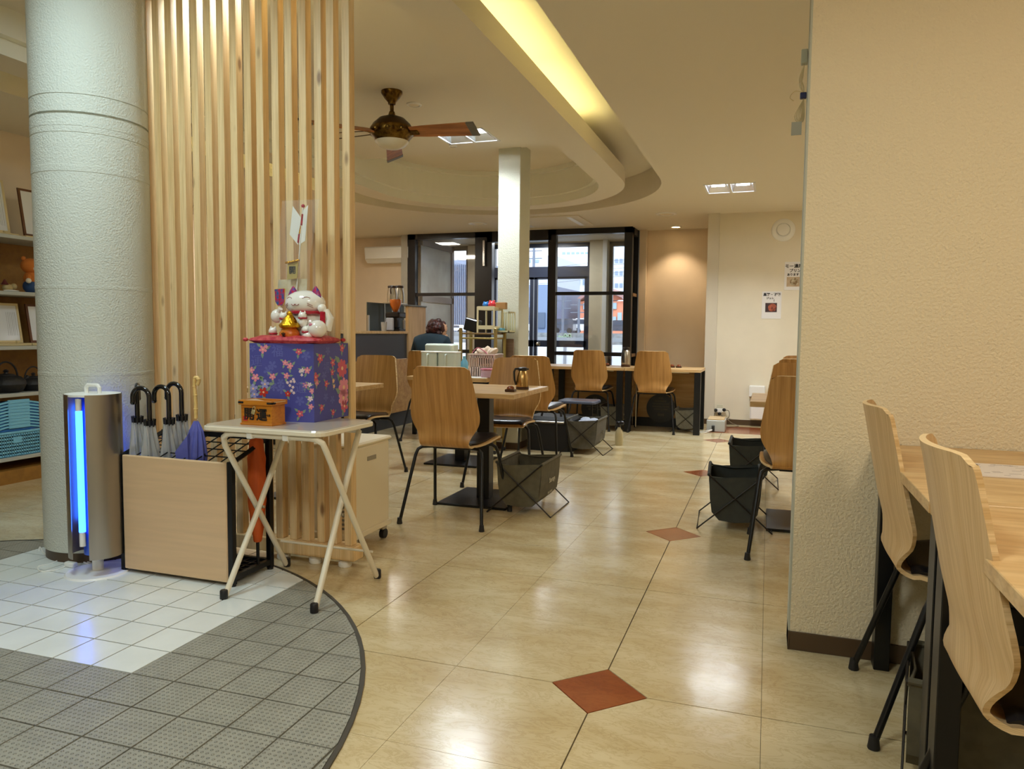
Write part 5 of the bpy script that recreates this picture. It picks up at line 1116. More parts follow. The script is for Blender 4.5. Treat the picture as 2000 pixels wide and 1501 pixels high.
b = MB(); b.lathe([(.03, zm0), (.085, zm0-hM*.12), (.125, zm0-hM*.34), (.138, zm0-hM*.48)], (FX, FY, 0), 36); b.build('upper_motor_cap', mat('dark_bronze', (78, 60, 34), .35, metal=.9), fan)
b = MB(); b.lathe([(.140, zm0-hM*.47), (.150, zm0-hM*.60), (.146, zm0-hM*.72), (.118, zm0-hM*.92), (.112, zm1)], (FX, FY, 0), 36); b.build('motor_housing', BRS, fan)
for k in range(10):
    a = 2*PI*k/10; b = MB(); c = (FX+.145*math.cos(a), FY+.145*math.sin(a), zm0-hM*.66); b.ball(c, .020, .020, .014, 10); b.build('ornament', BRS, fan)
b = MB(); b.lathe([(.112, zm1+.002), (.108, zm1-.010), (.085, zb0+.020), (.05, zb0+.006), (.004, zb0)], (FX, FY, 0), 32); b.build('bowl_lamp', mat('frosted_glass_bowl', (214, 206, 184), .3, coat=.4), fan)
tipR = AY(955, 283, FY-.05); aR = math.atan2(tipR.y-FY, tipR.x-FX)
for k, a in enumerate((aR, aR+2*PI/3, aR+4*PI/3)):
    M3 = Matrix.Rotation(a, 3, 'Z') @ Matrix.Rotation(math.radians(3), 3, 'Y') @ Matrix.Rotation(math.radians(-24), 3, 'X')
    b = MB(); zbk = zm0-hM*.66; L0, L1 = .15, .62; n = 10
    P = [(L0, -.045), (L0+.1, -.052), (L1-.05, -.062), (L1, -.058), (L1, .058), (L1-.05, .062), (L0+.1, .052), (L0, .045)]
    V = [Vector((x, y, z_)) for z_ in (-.004, .004) for x, y in P]; V = [tuple(M3 @ v+Vector((FX, FY, zbk))) for v in V]
    b._add(V, [tuple(range(8))[::-1], tuple(range(8, 16))]+[(i, (i+1) % 8, 8+(i+1) % 8, 8+i) for i in range(8)]); bl = b.build('blade', BLD, fan)
    b = MB(); V = [M3 @ Vector((x, y, z_))+Vector((FX, FY, zbk)) for x, y, z_ in ((L1-.02, 0, 0),)]; b.obox(V[0], .028, .064, .0065, M3, .003); b.build('tip_cap', mat('pewter', (110, 106, 96), .4, metal=.6), bl)
    b = MB(); b.obox(tuple(M3 @ Vector((.155, 0, -.008))+Vector((FX, FY, zbk))), .05, .02, .005, M3, .002); b.build('blade_iron', BRS, bl)
b = MB()
for dz in (.0, .022): b.tube([(FX+.12*math.cos(a), FY+.12*math.sin(a), zm0-hM*.4-dz) for a in (aR+2.6, )]+[(FX+.75*math.cos(aR+2.75), FY+.75*math.sin(aR+2.75), zm0+.02-dz*2)], .0035, 6)
b.build('stay_wires', mat('dark_bronze', (78, 60, 34), .35, metal=.9), fan)['kind'] = 'stuff'

# ================================================================ COUNTER and back bar
KX = -3.33
ky0, ky1, ky2 = 3.55, AX(797, 650, KX).y, AX(831, 650, KX).y
ct = thing('service_counter', (-3.6, 4.6, 0), 'oak clad service counter with a dark upper band near the seated person', 'counter')
b = MB(); b.box(-3.95, KX, ky0, ky2, .16, .735, .002); b.build('oak_panel', OAKH, ct)
b = MB(); b.box(-3.93, KX-.03, ky0, ky2, 0, .16); b.build('plinth', mat('black_plinth', (34, 34, 36), .5), ct)
b = MB(); b.box(-3.93, KX-.012, ky0, ky1-.01, .735, 1.005); b.build('dark_band', mat('dark_slate_panel', (58, 60, 68), .3), ct)
b = MB(); b.box(-3.98, KX+.005, ky0, ky1-.005, 1.005, 1.032, .002); b.build('worktop', TOPW, ct)
zt = AX(812, 599, KX).z
b = MB(); b.box(KX-.03, KX+.004, ky1, ky2, .735, zt, .002); b.build('tall_divider', PALEOAK, ct)
b = MB(); b.box(KX-.05, KX+.02, ky1-.02, ky2+.0, zt+.001, zt+.018, .003); tag(b.build('grey_tray', mat('grey_plastic', (104, 106, 108), .4)), 'flat grey tray lying on the tall wooden divider', 'tray')
CTZ = 1.032
def kx_(px, X_=-3.6): return AX(px, 640, X_).y
t = thing('green_board', (-3.85, kx_(738, -3.85), CTZ), 'dark green chalkboard panel standing behind the coffee equipment', 'board')
y0, y1 = AX(719, 640, -3.86).y, AX(790, 640, -3.86).y; ztb = AX(750, 592, -3.86).z
b = MB(); b.box(-3.88, -3.865, y0, y1, CTZ, ztb, .002); b.build('panel', mat('green_black_board', (62, 70, 62), .5), t)
b = MB(); b.box(-3.86, -3.845, y0-.02, y0+.01, CTZ, AX(718, 615, -3.86).z); b.build('stand', STEEL, t)
yg = kx_(771); t = thing('coffee_grinder', (-3.6, yg, CTZ), 'black coffee grinder with an amber hopper on the counter', 'coffee grinder')
b = MB(); b.box(-3.68, -3.50, yg-.08, yg+.08, CTZ, CTZ+.03, .008); b.box(-3.665, -3.55, yg-.06, yg+.055, CTZ+.03, CTZ+.20, .015); b.box(-3.68, -3.50, yg-.09, yg+.11, CTZ+.15, CTZ+.215, .015); b.build('body', BLKP, t)
b = MB(); b.lathe([(.02, .215), (.035, .24), (.062, .30), (.068, .345), (.062, .36)], (-3.59, yg, CTZ), 20); b.build('hopper', mat('amber_hopper', (200, 104, 24), .15, coat=.6), t)
b = MB(); b.box(-3.66, -3.56, yg-.11, yg-.085, CTZ+.005, CTZ+.15, .01); b.box(-3.53, -3.50, yg+.04, yg+.07, CTZ+.01, CTZ+.13, .008); b.build('side_panel', mat('pale_blue_white', (180, 188, 206), .4), t)['kind'] = 'stuff'
for k, (px, lab) in enumerate(((766, 'steel coffee server with black lid and handle above the grinder, the nearer'), (780, 'steel coffee server with black lid above the grinder, the farther'))):
    y = AX(px, 580, -3.78).y; z0_ = AX(px, 591, -3.78).z; z1_ = AX(px, 557, -3.78).z; h = z1_-z0_
    if k == 0:
        ts = thing('back_shelf', (-3.8, y, CTZ), 'narrow steel riser holding the two coffee servers above the grinder', 'shelf'); b = MB(); b.box(-3.85, -3.72, y-.10, y+.28, z0_-.012, z0_, .002); b.build('plate', STEEL, ts)
        for yy in (y-.09, y+.26): b = MB(); b.box(-3.84, -3.83, yy, yy+.012, CTZ, z0_-.012); b.box(-3.74, -3.73, yy, yy+.012, CTZ, z0_-.012); b.build('upright', STEEL, ts)
    t = thing('coffee_server', (-3.78, y, z0_), lab, 'jug')
    b = MB(); b.lathe([(.055, 0), (.06, h*.1), (.058, h*.5), (.045, h*.84)], (-3.78, y, z0_), 24); b.build('body', STEEL, t)
    b = MB(); b.lathe([(.046, h*.84), (.052, h*.88), (.05, h*.97), (.01, h)], (-3.78, y, z0_), 20); b.build('lid', mat('dark_brown_lid', (50, 30, 24), .4), t)
    if k == 0: b = MB(); b.tube([(-3.76, y-.03, z0_+h*.93), (-3.75, y-.085, z0_+h*.88), (-3.75, y-.10, z0_+h*.7), (-3.75, y-.09, z0_+h*.5)], .009, 8); b.build('handle', mat('dark_brown_lid', (50, 30, 24), .4), t)
y = kx_(750); t = thing('drinking_glass', (-3.6, y, CTZ), 'clear tumbler on the counter in front of the green board', 'glass')
b = MB(); b.lathe([(.026, 0), (.034, .10), (.032, .10), (.024, .004)], (-3.6, y, CTZ), 20); b.build('tumbler', VIN, t)
# split air conditioner
Yw = 7.8; a_l, a_r = AY(713, 495, 7.6), AY(800, 495, 7.6)
t = thing('wall_air_conditioner', ((a_l.x+a_r.x)/2, 7.7, AY(750, 515, 7.6).z), 'white split air conditioner high on the wall beside the glass entrance', 'air conditioner')
zt_, zb_ = AY(750, 481, 7.6).z, AY(750, 512, 7.6).z
b = MB(); P = [(7.58, zt_-.02), (7.60, zt_), (7.80, zt_), (7.80, zb_), (7.66, zb_), (7.60, zb_+.05)]
b._add([(x, yy, zz) for x in (a_l.x, a_r.x+.06) for yy, zz in P], [tuple(range(6)), tuple(range(6, 12))[::-1]]+[(i, (i+1) % 6, 6+(i+1) % 6, 6+i) for i in range(6)]); b.build('casing', WHITEP, t)
b = MB(); b.box(a_l.x+.06, a_r.x, 7.618, 7.632, zb_+.035, zb_+.05); b.build('air_slot', BLKP, t)
b = MB(); b.box(a_l.x+.02, a_r.x+.04, 7.576, 7.60, zb_+.052, zt_-.015, .004); b.build('front_flap', WHITEP, t)

# ================================================================ SERVICE TROLLEY and what is on it
TY0, TY1 = 3.80, 4.03
ta, tb = AY(900, 650, TY0), AY(968, 650, TY0); ztop = AY(935, 645, TY0).z
tr_ = thing('service_trolley', ((ta.x+tb.x)/2, 3.9, 0), 'brass coloured metal rack trolley in front of the white square pillar', 'trolley')
BR = mat('pale_brass_tube', (190, 170, 110), .3, metal=.9)
xR2 = tb.x
for x in (ta.x, xR2):
    for y in (TY0, TY1): b = MB(); b.box(x-.012, x+.012, y-.012, y+.012, .03, ztop+.02, .002); p_ = b.build('post', BR, tr_); b = MB(); b.ball((x, y, .02), .02, n=10); b.build('caster', BLKR, p_)
for z, nm in ((ztop-.02, 'shelf'), (ztop-.06, 'shelf_rail'), (.45, 'shelf'), (.12, 'shelf')):
    b = MB(); b.box(ta.x+.012, xR2-.012, TY0-.005 if nm == 'shelf' else TY0-.008, TY1+.005, z-.014, z, .002); b.build(nm, mat('brown_shelf', (120, 92, 48), .4) if nm == 'shelf' else BR, tr_)
# cream plastic rack standing on the trolley
def yz(px, py, Y=TY0): p = AY(px, py, Y); return p
rk = thing('plastic_rack', (yz(948, 640).x, 3.88, ztop-.02), 'cream plastic two tier tray rack on top of the brass trolley', 'rack')
CP = mat('cream_rack_plastic', (226, 216, 180), .4)
x0, x1 = yz(932, 620).x, yz(964, 620).x; z0_, z1_ = ztop-.02, yz(948, 603).z
for z in (z0_+.035, z1_-.005):
    b = MB(); b.box(x0, x1, 3.81, 4.02, z-.004, z, .001); b.box(x0, x1, 3.805, 3.812, z-.004, z+.028); b.box(x0, x1, 4.015, 4.022, z-.004, z+.02); b.box(x1-.004, x1, 3.81, 4.02, z-.004, z+.022); b.build('tray', CP, rk)
for x in (x0, x1):
    for y in (3.81, 4.015): b = MB(); b.box(x-.007, x+.007, y-.007, y+.007, z0_, z1_+.02, .002); b.build('post', CP, rk)
rk2 = thing('plastic_basket', (yz(982, 625).x, 3.93, ztop-.02), 'greenish cream slatted plastic basket beside the two tier rack', 'basket')
x2, x3 = yz(967, 620, 3.9).x, yz(994, 620, 3.9).x; zz0, zz1 = ztop-.018, yz(980, 608, 3.9).z
b = MB(); b.box(x2, x3, 3.9, 4.06, zz0, zz0+.006)
for k in range(7): x = x2+(x3-x2)*k/6; b.box(x-.004, x+.004, 4.052, 4.06, zz0, zz1)
b.box(x2, x3, 4.05, 4.06, zz1-.008, zz1); b.box(x3-.006, x3, 3.9, 4.06, zz1-.012, zz1); b.box(x3-.006, x3, 3.9, 4.06, zz0, zz0+.02); b.box(x3-.008, x3, 3.9, 3.908, zz0, zz1); b.box(x2, x3, 3.9, 3.906, zz0, zz0+.02); b.build('slatted_body', mat('greenish_cream', (204, 200, 160), .4), rk2)
def ball_thing(px, py, r, name, label, mt, Y=3.87):
    p = yz(px, py, Y); b = MB(); b.ball((p.x, p.y, z1_+.003+r), r, n=16)
    for s in (-1, 1): b.ball((p.x+s*r*.55, p.y, z1_+.003+r*1.85), r*.3, n=8)
    tag(b.build(name, mt), label, 'ornament')
ball_thing(949, 596, .030, 'blue_ornament', 'small shiny blue ornament on top of the cream rack', mat('blue_gloss', (40, 110, 180), .2, coat=.5)); ball_thing(961, 596, .034, 'red_ornament', 'small shiny red ornament on top of the cream rack', mat('red_gloss', (214, 60, 70), .2, coat=.5), 3.85)
p = yz(978, 600, 3.95); b = MB(); b.box(p.x-.05, p.x+.045, 3.93, 4.0, z1_+.003, z1_+.06, .002, rz=.1); tag(b.build('cardboard_box', mat('cardboard', (170, 128, 76), .7)), 'small cardboard box at the rack top beside the red ornament', 'box')
p = yz(916, 632); t = thing('black_tablet', (p.x, 3.88, ztop-.02), 'black tilted case leaning on the trolley beside the cream rack', 'case')
b = MB(); b.obox((p.x+.01, 3.86, ztop+.045), .055, .06, .052, Matrix.Rotation(.25, 3, 'Y'), .006); b.build('case', mat('black_glossy_case', (24, 24, 28), .25), t)
p = yz(977, 632, 3.97); b = MB(); b.box(p.x-.04, p.x+.03, 3.93, 4.02, zz0+.008, zz0+.04, .003); tag(b.build('blue_packet', mat('sky_blue', (110, 176, 206), .4)), 'light blue packet lying inside the greenish slatted basket', 'packet')
p = yz(987, 675, 4.0); b = MB(); b.box(p.x-.055, p.x+.05, 4.07, 4.085, .50, ztop-.07, .001); tag(b.build('wooden_board', wood('weathered_board', (150, 126, 108), (124, 100, 84), sc=(2, 14, 14))), 'weathered wooden board standing between the trolley and the pillar', 'board')
b = MB(); p = yz(985, 690, 4.0); b.box(p.x-.06, p.x+.05, 4.04, 4.065, .62, .78, .003); tag(b.build('paper_bag', mat('white_paper_bag', (216, 204, 192), .7)), 'white paper bag with a small print beside the trolley', 'bag')
# pink basket and cloths on the table
def tab(px, py, Y): return AY(px, py, Y)
bY = 3.22; xa_, xb_ = tab(917, 710, bY).x, tab(966, 710, bY).x
t = thing('laundry_basket', ((xa_+xb_)/2, bY+.1, TH), 'pale pink plastic basket with slots full of towels on the table', 'basket')
PKB = mat('pale_pink_plastic', (222, 200, 190), .45); PK = mat('pink_plastic', (222, 130, 150), .4)
zb_k, zt_k = TH+.001, tab(940, 692, bY).z
b = MB(); H_ = zt_k-zb_k
for (X0_, X1_, Y0_, Y1_) in ((xa_, xb_, bY, bY+.004), (xa_, xb_, bY+.18, bY+.184), (xa_, xa_+.004, bY, bY+.18), (xb_-.004, xb_, bY, bY+.18)):
    b.box(X0_, X1_, Y0_, Y1_, zb_k, zb_k+H_*.45); b.box(X0_, X1_, Y0_, Y1_, zt_k-H_*.15, zt_k)
    L = X1_-X0_ if X1_-X0_ > .01 else Y1_-Y0_; n = int(L/.018)
    for k in range(n+1):
        if X1_-X0_ > .01: xx = X0_+L*k/n; b.box(xx-.0035, xx+.0035, Y0_, Y1_, zb_k, zt_k)
        else: yy = Y0_+L*k/n; b.box(X0_, X1_, yy-.0035, yy+.0035, zb_k, zt_k)
b.box(xa_, xb_, bY, bY+.18, zb_k, zb_k+.004); b.build('slotted_body', PKB, t)
b = MB(); b.tube([(xa_-.004, bY-.004, zt_k), (xb_+.004, bY-.004, zt_k), (xb_+.004, bY+.188, zt_k), (xa_-.004, bY+.188, zt_k), (xa_-.004, bY-.004, zt_k)], .006, 6); b.build('rim', PKB, t)
b = MB(); p = tab(955, 720, bY-.05); b.box(p.x-.05, p.x+.04, bY-.10, bY-.02, TH+.001, TH+.062, .008); tag(b.build('pink_tub', mat('milky_pink', (214, 176, 192), .3)), 'small milky tub with a pink lid in front of the pale pink basket', 'tub')
b = MB(); b.box(p.x-.054, p.x+.044, bY-.104, bY-.016, TH+.062, TH+.072, .003); b.build('lid', PK, bpy.data.objects['pink_tub'])
t = thing('towel_bundle', ((xa_+xb_)/2, bY+.09, zt_k), 'cream towels with pink edging heaped in the pale pink basket', 'towel')
b = MB()
for k in range(6): b.ball(((xa_+xb_)/2-.05+.022*k, bY+.09+random.uniform(-.03, .03), zt_k+.006+.01*(k % 2)), .05, .05, .026, 12, M=Matrix.Rotation(.5*k, 3, 'Y'))
b.build('towels', mat('cream_towel', (226, 206, 186), .9, bump=.4, bscale=80), t)
b = MB(); b.tube(curve_pts([((xa_+xb_)/2-.09, bY+.02, zt_k+.01), ((xa_+xb_)/2-.05, bY+.03, zt_k+.05), ((xa_+xb_)/2+.0, bY+.03, zt_k+.03), ((xa_+xb_)/2+.04, bY+.02, zt_k+.0)]), .004, 6); b.build('pink_edging', PK, t)
b = MB(); b.box(-1.80, -1.54, 3.075, 3.22-.0+.0, TH+.0005, TH+.006, .002); tag(b.build('white_napkin', WHITEP), 'white cloth lying along the table edge under the pink basket', 'cloth')
MILK = mat('milky_plastic', (206, 220, 216), .3, coat=.4)
for k, (px0, px1, lab) in enumerate(((820, 853, 'translucent water pitcher with white lid, the one next to the seated person'), (853, 891, 'translucent water pitcher with white lid, the one next to the pink basket'))):
    a, c = tab(px0+1, 700, 3.3), tab(px1-1, 700, 3.3); zt_p = tab(850, 686, 3.3).z
    t = thing('water_pitcher', ((a.x+c.x)/2, 3.35, TH), lab, 'pitcher')
    b = MB(); b.prism(rrect((a.x+c.x)/2, 3.36, c.x-a.x, .12, .02), TH+.001, zt_p-.012, .006); b.build('body', MILK, t)
    b = MB(); b.prism(rrect((a.x+c.x)/2, 3.36, c.x-a.x+.006, .126, .022), zt_p-.012, zt_p, .003); b.build('lid', WHITEP, t)
    b = MB(); b.tube([((a.x+c.x)/2, 3.292, zt_p-.02), ((a.x+c.x)/2, 3.27, zt_p-.03), ((a.x+c.x)/2, 3.27, TH+.05), ((a.x+c.x)/2, 3.296, TH+.04)], .006, 6); b.build('handle', MILK, t)
a, c = tab(832, 680, 3.55), tab(888, 680, 3.55); zt_p = tab(860, 671, 3.55).z
b = MB(); b.prism(rrect((a.x+c.x)/2, 3.58, c.x-a.x, .14, .03), TH+.001, zt_p, .012); tag(b.build('white_container', mat('pale_mint_plastic', (214, 224, 214), .35)), 'pale mint rounded container behind the two water pitchers', 'container')
t = thing('blue_bottle', (tab(907, 700, 3.45).x, 3.45, TH), 'light blue spray bottle between the pitchers and the trolley post', 'bottle')
b = MB(); b.lathe([(.03, .001), (.032, .02), (.030, .10), (.012, .13), (.012, .15)], (t.location.x, 3.45, TH), 16); b.build('bottle', mat('sky_blue', (110, 176, 206), .4), t)

# ================================================================ SEATED PERSON
pc = AY(849, 650, 4.40); hx_, hy_ = pc.x, 4.42
pe = thing('person', (hx_-.02, 4.36, 0), 'person with short auburn hair and dark teal jacket seated facing the window', 'person')
def skin(name, verts, edges, radii, mt, parent, lvl=2):
    me = bpy.data.meshes.new(name); off = world_off(parent); me.from_pydata([tuple(off @ Vector(v)) for v in verts], edges, []); o = bpy.data.objects.new(name, me); COL.objects.link(o); o.parent = parent
    md = o.modifiers.new('k', 'SKIN'); me.skin_vertices[0].data[0].use_root = True
    for sv, r in zip(me.skin_vertices[0].data, radii): sv.radius = (r if isinstance(r, tuple) else (r, r))
    ms = o.modifiers.new('s', 'SUBSURF'); ms.levels = lvl; ms.render_levels = lvl
    me2 = bpy.data.meshes.new_from_object(o.evaluated_get(bpy.context.evaluated_depsgraph_get())); o.modifiers.clear(); o.data = me2; me2.materials.clear(); me2.materials.append(mt)
    for p in me2.polygons: p.use_smooth = True
    return o
tx = hx_-.02; TEAL = mat('dark_teal_jacket', (14, 40, 52), .8, var=.2, vscale=12); SKN = mat('skin', (206, 160, 128), .55)
V = [(tx, 4.36, .50), (tx, 4.35, .66), (tx, 4.36, .82), (tx+.0, 4.38, .94), (tx+.01, 4.41, 1.0),
     (tx-.13, 4.38, .93), (tx-.185, 4.40, .80), (tx-.20, 4.47, .69), (tx-.15, 4.64, .70),
     (tx+.13, 4.38, .93), (tx+.185, 4.40, .80), (tx+.20, 4.47, .69), (tx+.15, 4.64, .70),
     (tx-.09, 4.40, .49), (tx-.10, 4.76, .50), (tx-.10, 4.78, .10), (tx-.10, 4.88, .05),
     (tx+.09, 4.40, .49), (tx+.10, 4.76, .50), (tx+.10, 4.78, .10), (tx+.10, 4.88, .05)]
E_ = [(0, 1), (1, 2), (2, 3), (3, 4), (3, 5), (5, 6), (6, 7), (7, 8), (3, 9), (9, 10), (10, 11), (11, 12), (0, 13), (13, 14), (14, 15), (15, 16), (0, 17), (17, 18), (18, 19), (19, 20)]
Rr = [(.15, .11), (.14, .10), (.16, .105), (.12, .09), (.055, .055), .075, .055, .045, .032, .075, .055, .045, .032, .08, .06, .045, .035, .08, .06, .045, .035]
skin('body', V, E_, Rr, TEAL, pe)
b = MB(); b.cyl((tx+.01, 4.41, .97), (hx_+.005, hy_+.01, 1.04), .045, 14, .042); b.build('neck', SKN, pe)
b = MB(); hc = (hx_+.01, hy_+.025, 1.075); b.lathe([(.030, -.115), (.050, -.095), (.062, -.06), (.070, -.01), (.070, .04), (.058, .075), (.03, .095), (.004, .10)], hc, 24, sy=1.18)
b.ball((hc[0]+.02, hc[1]+.085, hc[2]-.025), .010, .014, .012, 8); b.build('head', SKN, pe)
hd_ = pe.children[-1]
for o in pe.children:
    if o.name.startswith('head'): hd_ = o
b = MB()
for s in (-1, 1): b.ball((hc[0]+s*.071, hc[1]+.005, hc[2]-.02), .010, .016, .024, 10)
b.build('ears', SKN, hd_)['kind'] = 'stuff'
HAIR = mat('auburn_hair', (74, 24, 18), .5, rgb2=(34, 12, 10), vscale=40, stretch=(1, 1, .3), bump=.6, bscale=80)
b = MB(); b.ball((hc[0]-.004, hc[1]-.018, hc[2]+.018), .088, .092, .092, 24)
for k in range(26):
    a = rs.uniform(0, 2*PI); e_ = rs.uniform(-.75, 1); q = math.sqrt(1-min(1, e_*e_)); 
    if math.sin(a) > .45 and e_ < .35: continue
    b.ball((hc[0]-.004+.070*q*math.cos(a), hc[1]-.018+.074*q*math.sin(a), hc[2]+.014+.078*e_), .032, .032, .034, 10)
b.build('hair', HAIR, hd_)
b = MB(); b.tube([(hc[0]-.05, hc[1]+.075, hc[2]+.008), (hc[0]+.05, hc[1]+.075, hc[2]+.008), (hc[0]+.074, hc[1]+.06, hc[2]+.008), (hc[0]+.076, hc[1]-.0, hc[2]+.0)], .002, 6); b.build('glasses', BLK, hd_)
b = MB(); b.ball((hc[0]+.006, hc[1]+.062, hc[2]-.052), .045, .03, .036, 14); b.build('face_mask', mat('white_mask', (226, 228, 232), .8), hd_)
_T = Matrix.Translation(Vector(hc)-pe.location); _X = Matrix.Translation((0, .01, -.035)) @ _T @ Matrix.Rotation(-.85, 4, 'Z') @ Matrix.Rotation(-.22, 4, 'X') @ _T.inverted()
for o in [hd_]+list(hd_.children): o.data.transform(_X)
def hand(cx, cy, cz, sgn):
    vs = [(cx, cy, cz), (cx, cy+.04, cz), (cx, cy+.085, cz-.002)]; es = [(0, 1), (1, 2)]; r = [(.020, .016), (.026, .013), (.030, .010)]
    for k in range(4):
        x = cx+(-.026+.0175*k); L = (.055, .062, .058, .045)[k if sgn > 0 else 3-k]; i = len(vs); vs += [(x, cy+.095, cz-.002), (x, cy+.095+L*.5, cz-.006), (x, cy+.095+L, cz-.022)]; es += [(2, i), (i, i+1), (i+1, i+2)]; r += [.0085, .008, .007]
    i = len(vs); vs += [(cx-sgn*.032, cy+.045, cz-.004), (cx-sgn*.045, cy+.075, cz-.010)]; es += [(1, i), (i, i+1)]; r += [.010, .0085]
    skin('hand', vs, es, r, SKN, pe, 1)
hand(tx-.13, 4.66, .705, 1); hand(tx+.13, 4.66, .705, -1)
t = thing('small_desk', (tx, 4.90, 0), 'small desk in front of the seated person', 'table'); b = MB(); b.box(tx-.35, tx+.33, 4.62, 5.15, .655, .68, .002); b.build('tabletop', TOPW, t)
for sx in (-.32, .30):
    for yy in (4.66, 5.11): b = MB(); b.box(tx+sx-.018, tx+sx+.018, yy-.018, yy+.018, 0, .655); b.build('leg', BLK, t)
for o in bpy.data.objects:
    if o.get('label') == 'oak chair whose top edge shows beside the seated person': o.location = (tx+.015, 4.40, 0); o.rotation_euler = (0, 0, 0)

# ================================================================ WALL FITTINGS
def wp(px, py, Y=6.8): return AY(px, py, Y)
p = wp(1530, 449); t = thing('round_vent', tuple(p), 'round white ventilation cover high on the cream wall', 'vent'); Mx = Matrix.Rotation(PI/2, 3, 'X')
b = MB(); b.lathe([(.125, 0), (.125, .008), (.110, .018), (.075, .022), (.072, .012)], (p.x, 6.799, p.z), 36, M=Mx); b.build('rim', WHITEP, t)
b = MB(); b.lathe([(.066, .006), (.064, .030), (.05, .034), (.004, .035)], (p.x, 6.799, p.z), 32, M=Mx); b.build('disc', WHITEP, t)
def poster(px0, py0, px1, py1, lab, lines, pic, cols):
    a, c = wp(px0, (py0+py1)/2), wp(px1, (py0+py1)/2); zt_, zb_ = wp((px0+px1)/2, py0).z, wp((px0+px1)/2, py1).z
    t = thing('wall_poster', ((a.x+c.x)/2, 6.799, (zt_+zb_)/2), lab, 'poster'); b = MB(); b.box(a.x, c.x, 6.796, 6.799, zb_, zt_); b.build('sheet', mat('white_sheet', (232, 230, 230), .5), t)
    w = c.x-a.x; h = zt_-zb_; mx_ = (a.x+c.x)/2
    for s, u, v, sz in lines: text('handwriting', s, sz*h, facing((a.x+u*w, 6.7955, zb_+v*h), (1, 0, 0)), INKB, t, .0002, bold=.0012)
    u0, v0, u1, v1 = pic; b = MB(); b.box(a.x+u0*w, a.x+u1*w, 6.7952, 6.796, zb_+v0*h, zb_+v1*h); pb = b.build('photo_print', cols[0], t)
    b = MB(); b.lathe([(.045, 0), (.045, .0006)], (a.x+(u0+(u1-u0)*cols[2])*w, 6.7951, zb_+(v0+v1)/2*h), 20, M=Mx); b.build('photo_subject', cols[1], pb)
poster(1488, 569, 1526, 622, 'white wall poster with a dark drink photograph, the lower one', [('\u9ed2\u7cd6\u30fb\u7279\u88fd', .5, .88, .12), ('\u30b8\u30e5\u30ec', .42, .75, .09), ('!', .62, .66, .12)], (.18, .24, .78, .58), (mat('dark_photo', (66, 46, 50), .4), mat('drink_photo', (196, 104, 76), .4, rgb2=(90, 40, 34), vscale=30), .6))
poster(1532, 511, 1572, 566, 'white wall poster with a pudding photograph, the upper one by the wall edge', [('\u30e2\u30fc\u6fc3\u539a', .45, .84, .15), ('\u30d7\u30ea\u30f3', .52, .68, .13), ('\u3042\u308a\u307e\u3059', .42, .54, .10)], (.12, .12, .88, .46), (mat('beige_photo', (196, 176, 148), .4, rgb2=(170, 140, 110), vscale=12), mat('pudding_photo', (206, 196, 170), .4, rgb2=(120, 90, 50), vscale=30), .5))
# outlet, extension box and leads
p = wp(1406, 797); t = thing('wall_outlet', tuple(p), 'white outlet plate crowded with plugs on the cream wall near the floor', 'outlet')
b = MB(); b.box(p.x-.035, p.x+.035, 6.792, 6.80, p.z-.02, p.z+.045, .002); b.build('plate', mat('beige_plate', (206, 200, 178), .4), t)
b = MB(); b.box(p.x-.033, p.x+.033, 6.76, 6.792, p.z-.045, p.z+.0, .004); b.build('adapter', WHITEP, t)
for dx, dz in ((-.045, -.02), (.05, -.012), (.0, -.06)): b = MB(); b.ball((p.x+dx, 6.76, p.z+dz), .022, .018, .02, 10); b.build('plug', BLKR, t)
b = MB(); b.tube(curve_pts([(p.x+.05, 6.755, p.z-.02), (p.x+.10, 6.75, p.z-.02), (p.x+.105, 6.74, p.z-.09), (p.x+.04, 6.74, p.z-.13)]), .004, 6); b.tube(curve_pts([(p.x-.04, 6.755, p.z-.03), (p.x-.06, 6.74, p.z-.1), (p.x-.03, 6.70, p.z-.16)]), .004, 6); b.tube(curve_pts([(p.x+.01, 6.75, p.z-.07), (p.x+.08, 6.74, p.z-.11), (p.x+.14, 6.70, .03), (p.x+.22, 6.62, .008), (p.x+.12, 6.50, .006), (p.x+.04, 6.5, .006)]), .004, 6)
tag(b.build('power_leads', mat('grey_brown_cable', (110, 98, 80), .5)), 'tangle of grey brown power leads hanging from the wall outlet', 'cable')
q = G(1400, 845); t = thing('cable_box', (-.06, 6.2, 0), 'pale grey cable box with a wooden lid on the floor by the square pier', 'box')
b = MB(); b.box(-.16, .03, 6.05, 6.36, .0, .125, .006); b.build('body', mat('pale_grey_plastic', (178, 180, 176), .4), t)
b = MB(); b.box(-.15, .02, 6.06, 6.35, .125, .137, .003); b.build('wooden_lid', PLY, t)
b = MB(); b.box(-.105, -.075, 6.02, 6.05, .01, .07, .004); b.build('plug', BLKR, t)
b = MB(); b.tube(curve_pts([(-.09, 6.03, .03), (-.2, 5.96, .008), (-.3, 5.98, .008), (-.42, 6.08, .01)]), .005, 6); b.tube(curve_pts([(-.10, 6.02, .02), (-.18, 5.86, .008), (-.27, 5.86, .008), (-.33, 6.0, .008)]), .004, 6); tag(b.build('floor_cable', mat('white_cable', (220, 220, 216), .4)), 'white cable running from the cable box under the window desk', 'cable')
# white device on the wall behind the far table
p = wp(1476, 790); t = thing('white_appliance', (p.x, 6.7, 0), 'white slim appliance against the cream wall behind the maple table', 'appliance')
za, zb1 = wp(1476, 752).z, .08; b = MB(); b.box(p.x-.075, p.x+.10, 6.70, 6.79, za-.13, za, .01); b.box(p.x-.06, p.x+.10, 6.66, 6.79, zb1, za-.22, .015); b.box(p.x-.04, p.x+.02, 6.72, 6.79, za-.25, za-.1); b.build('casing', WHITEP, t)
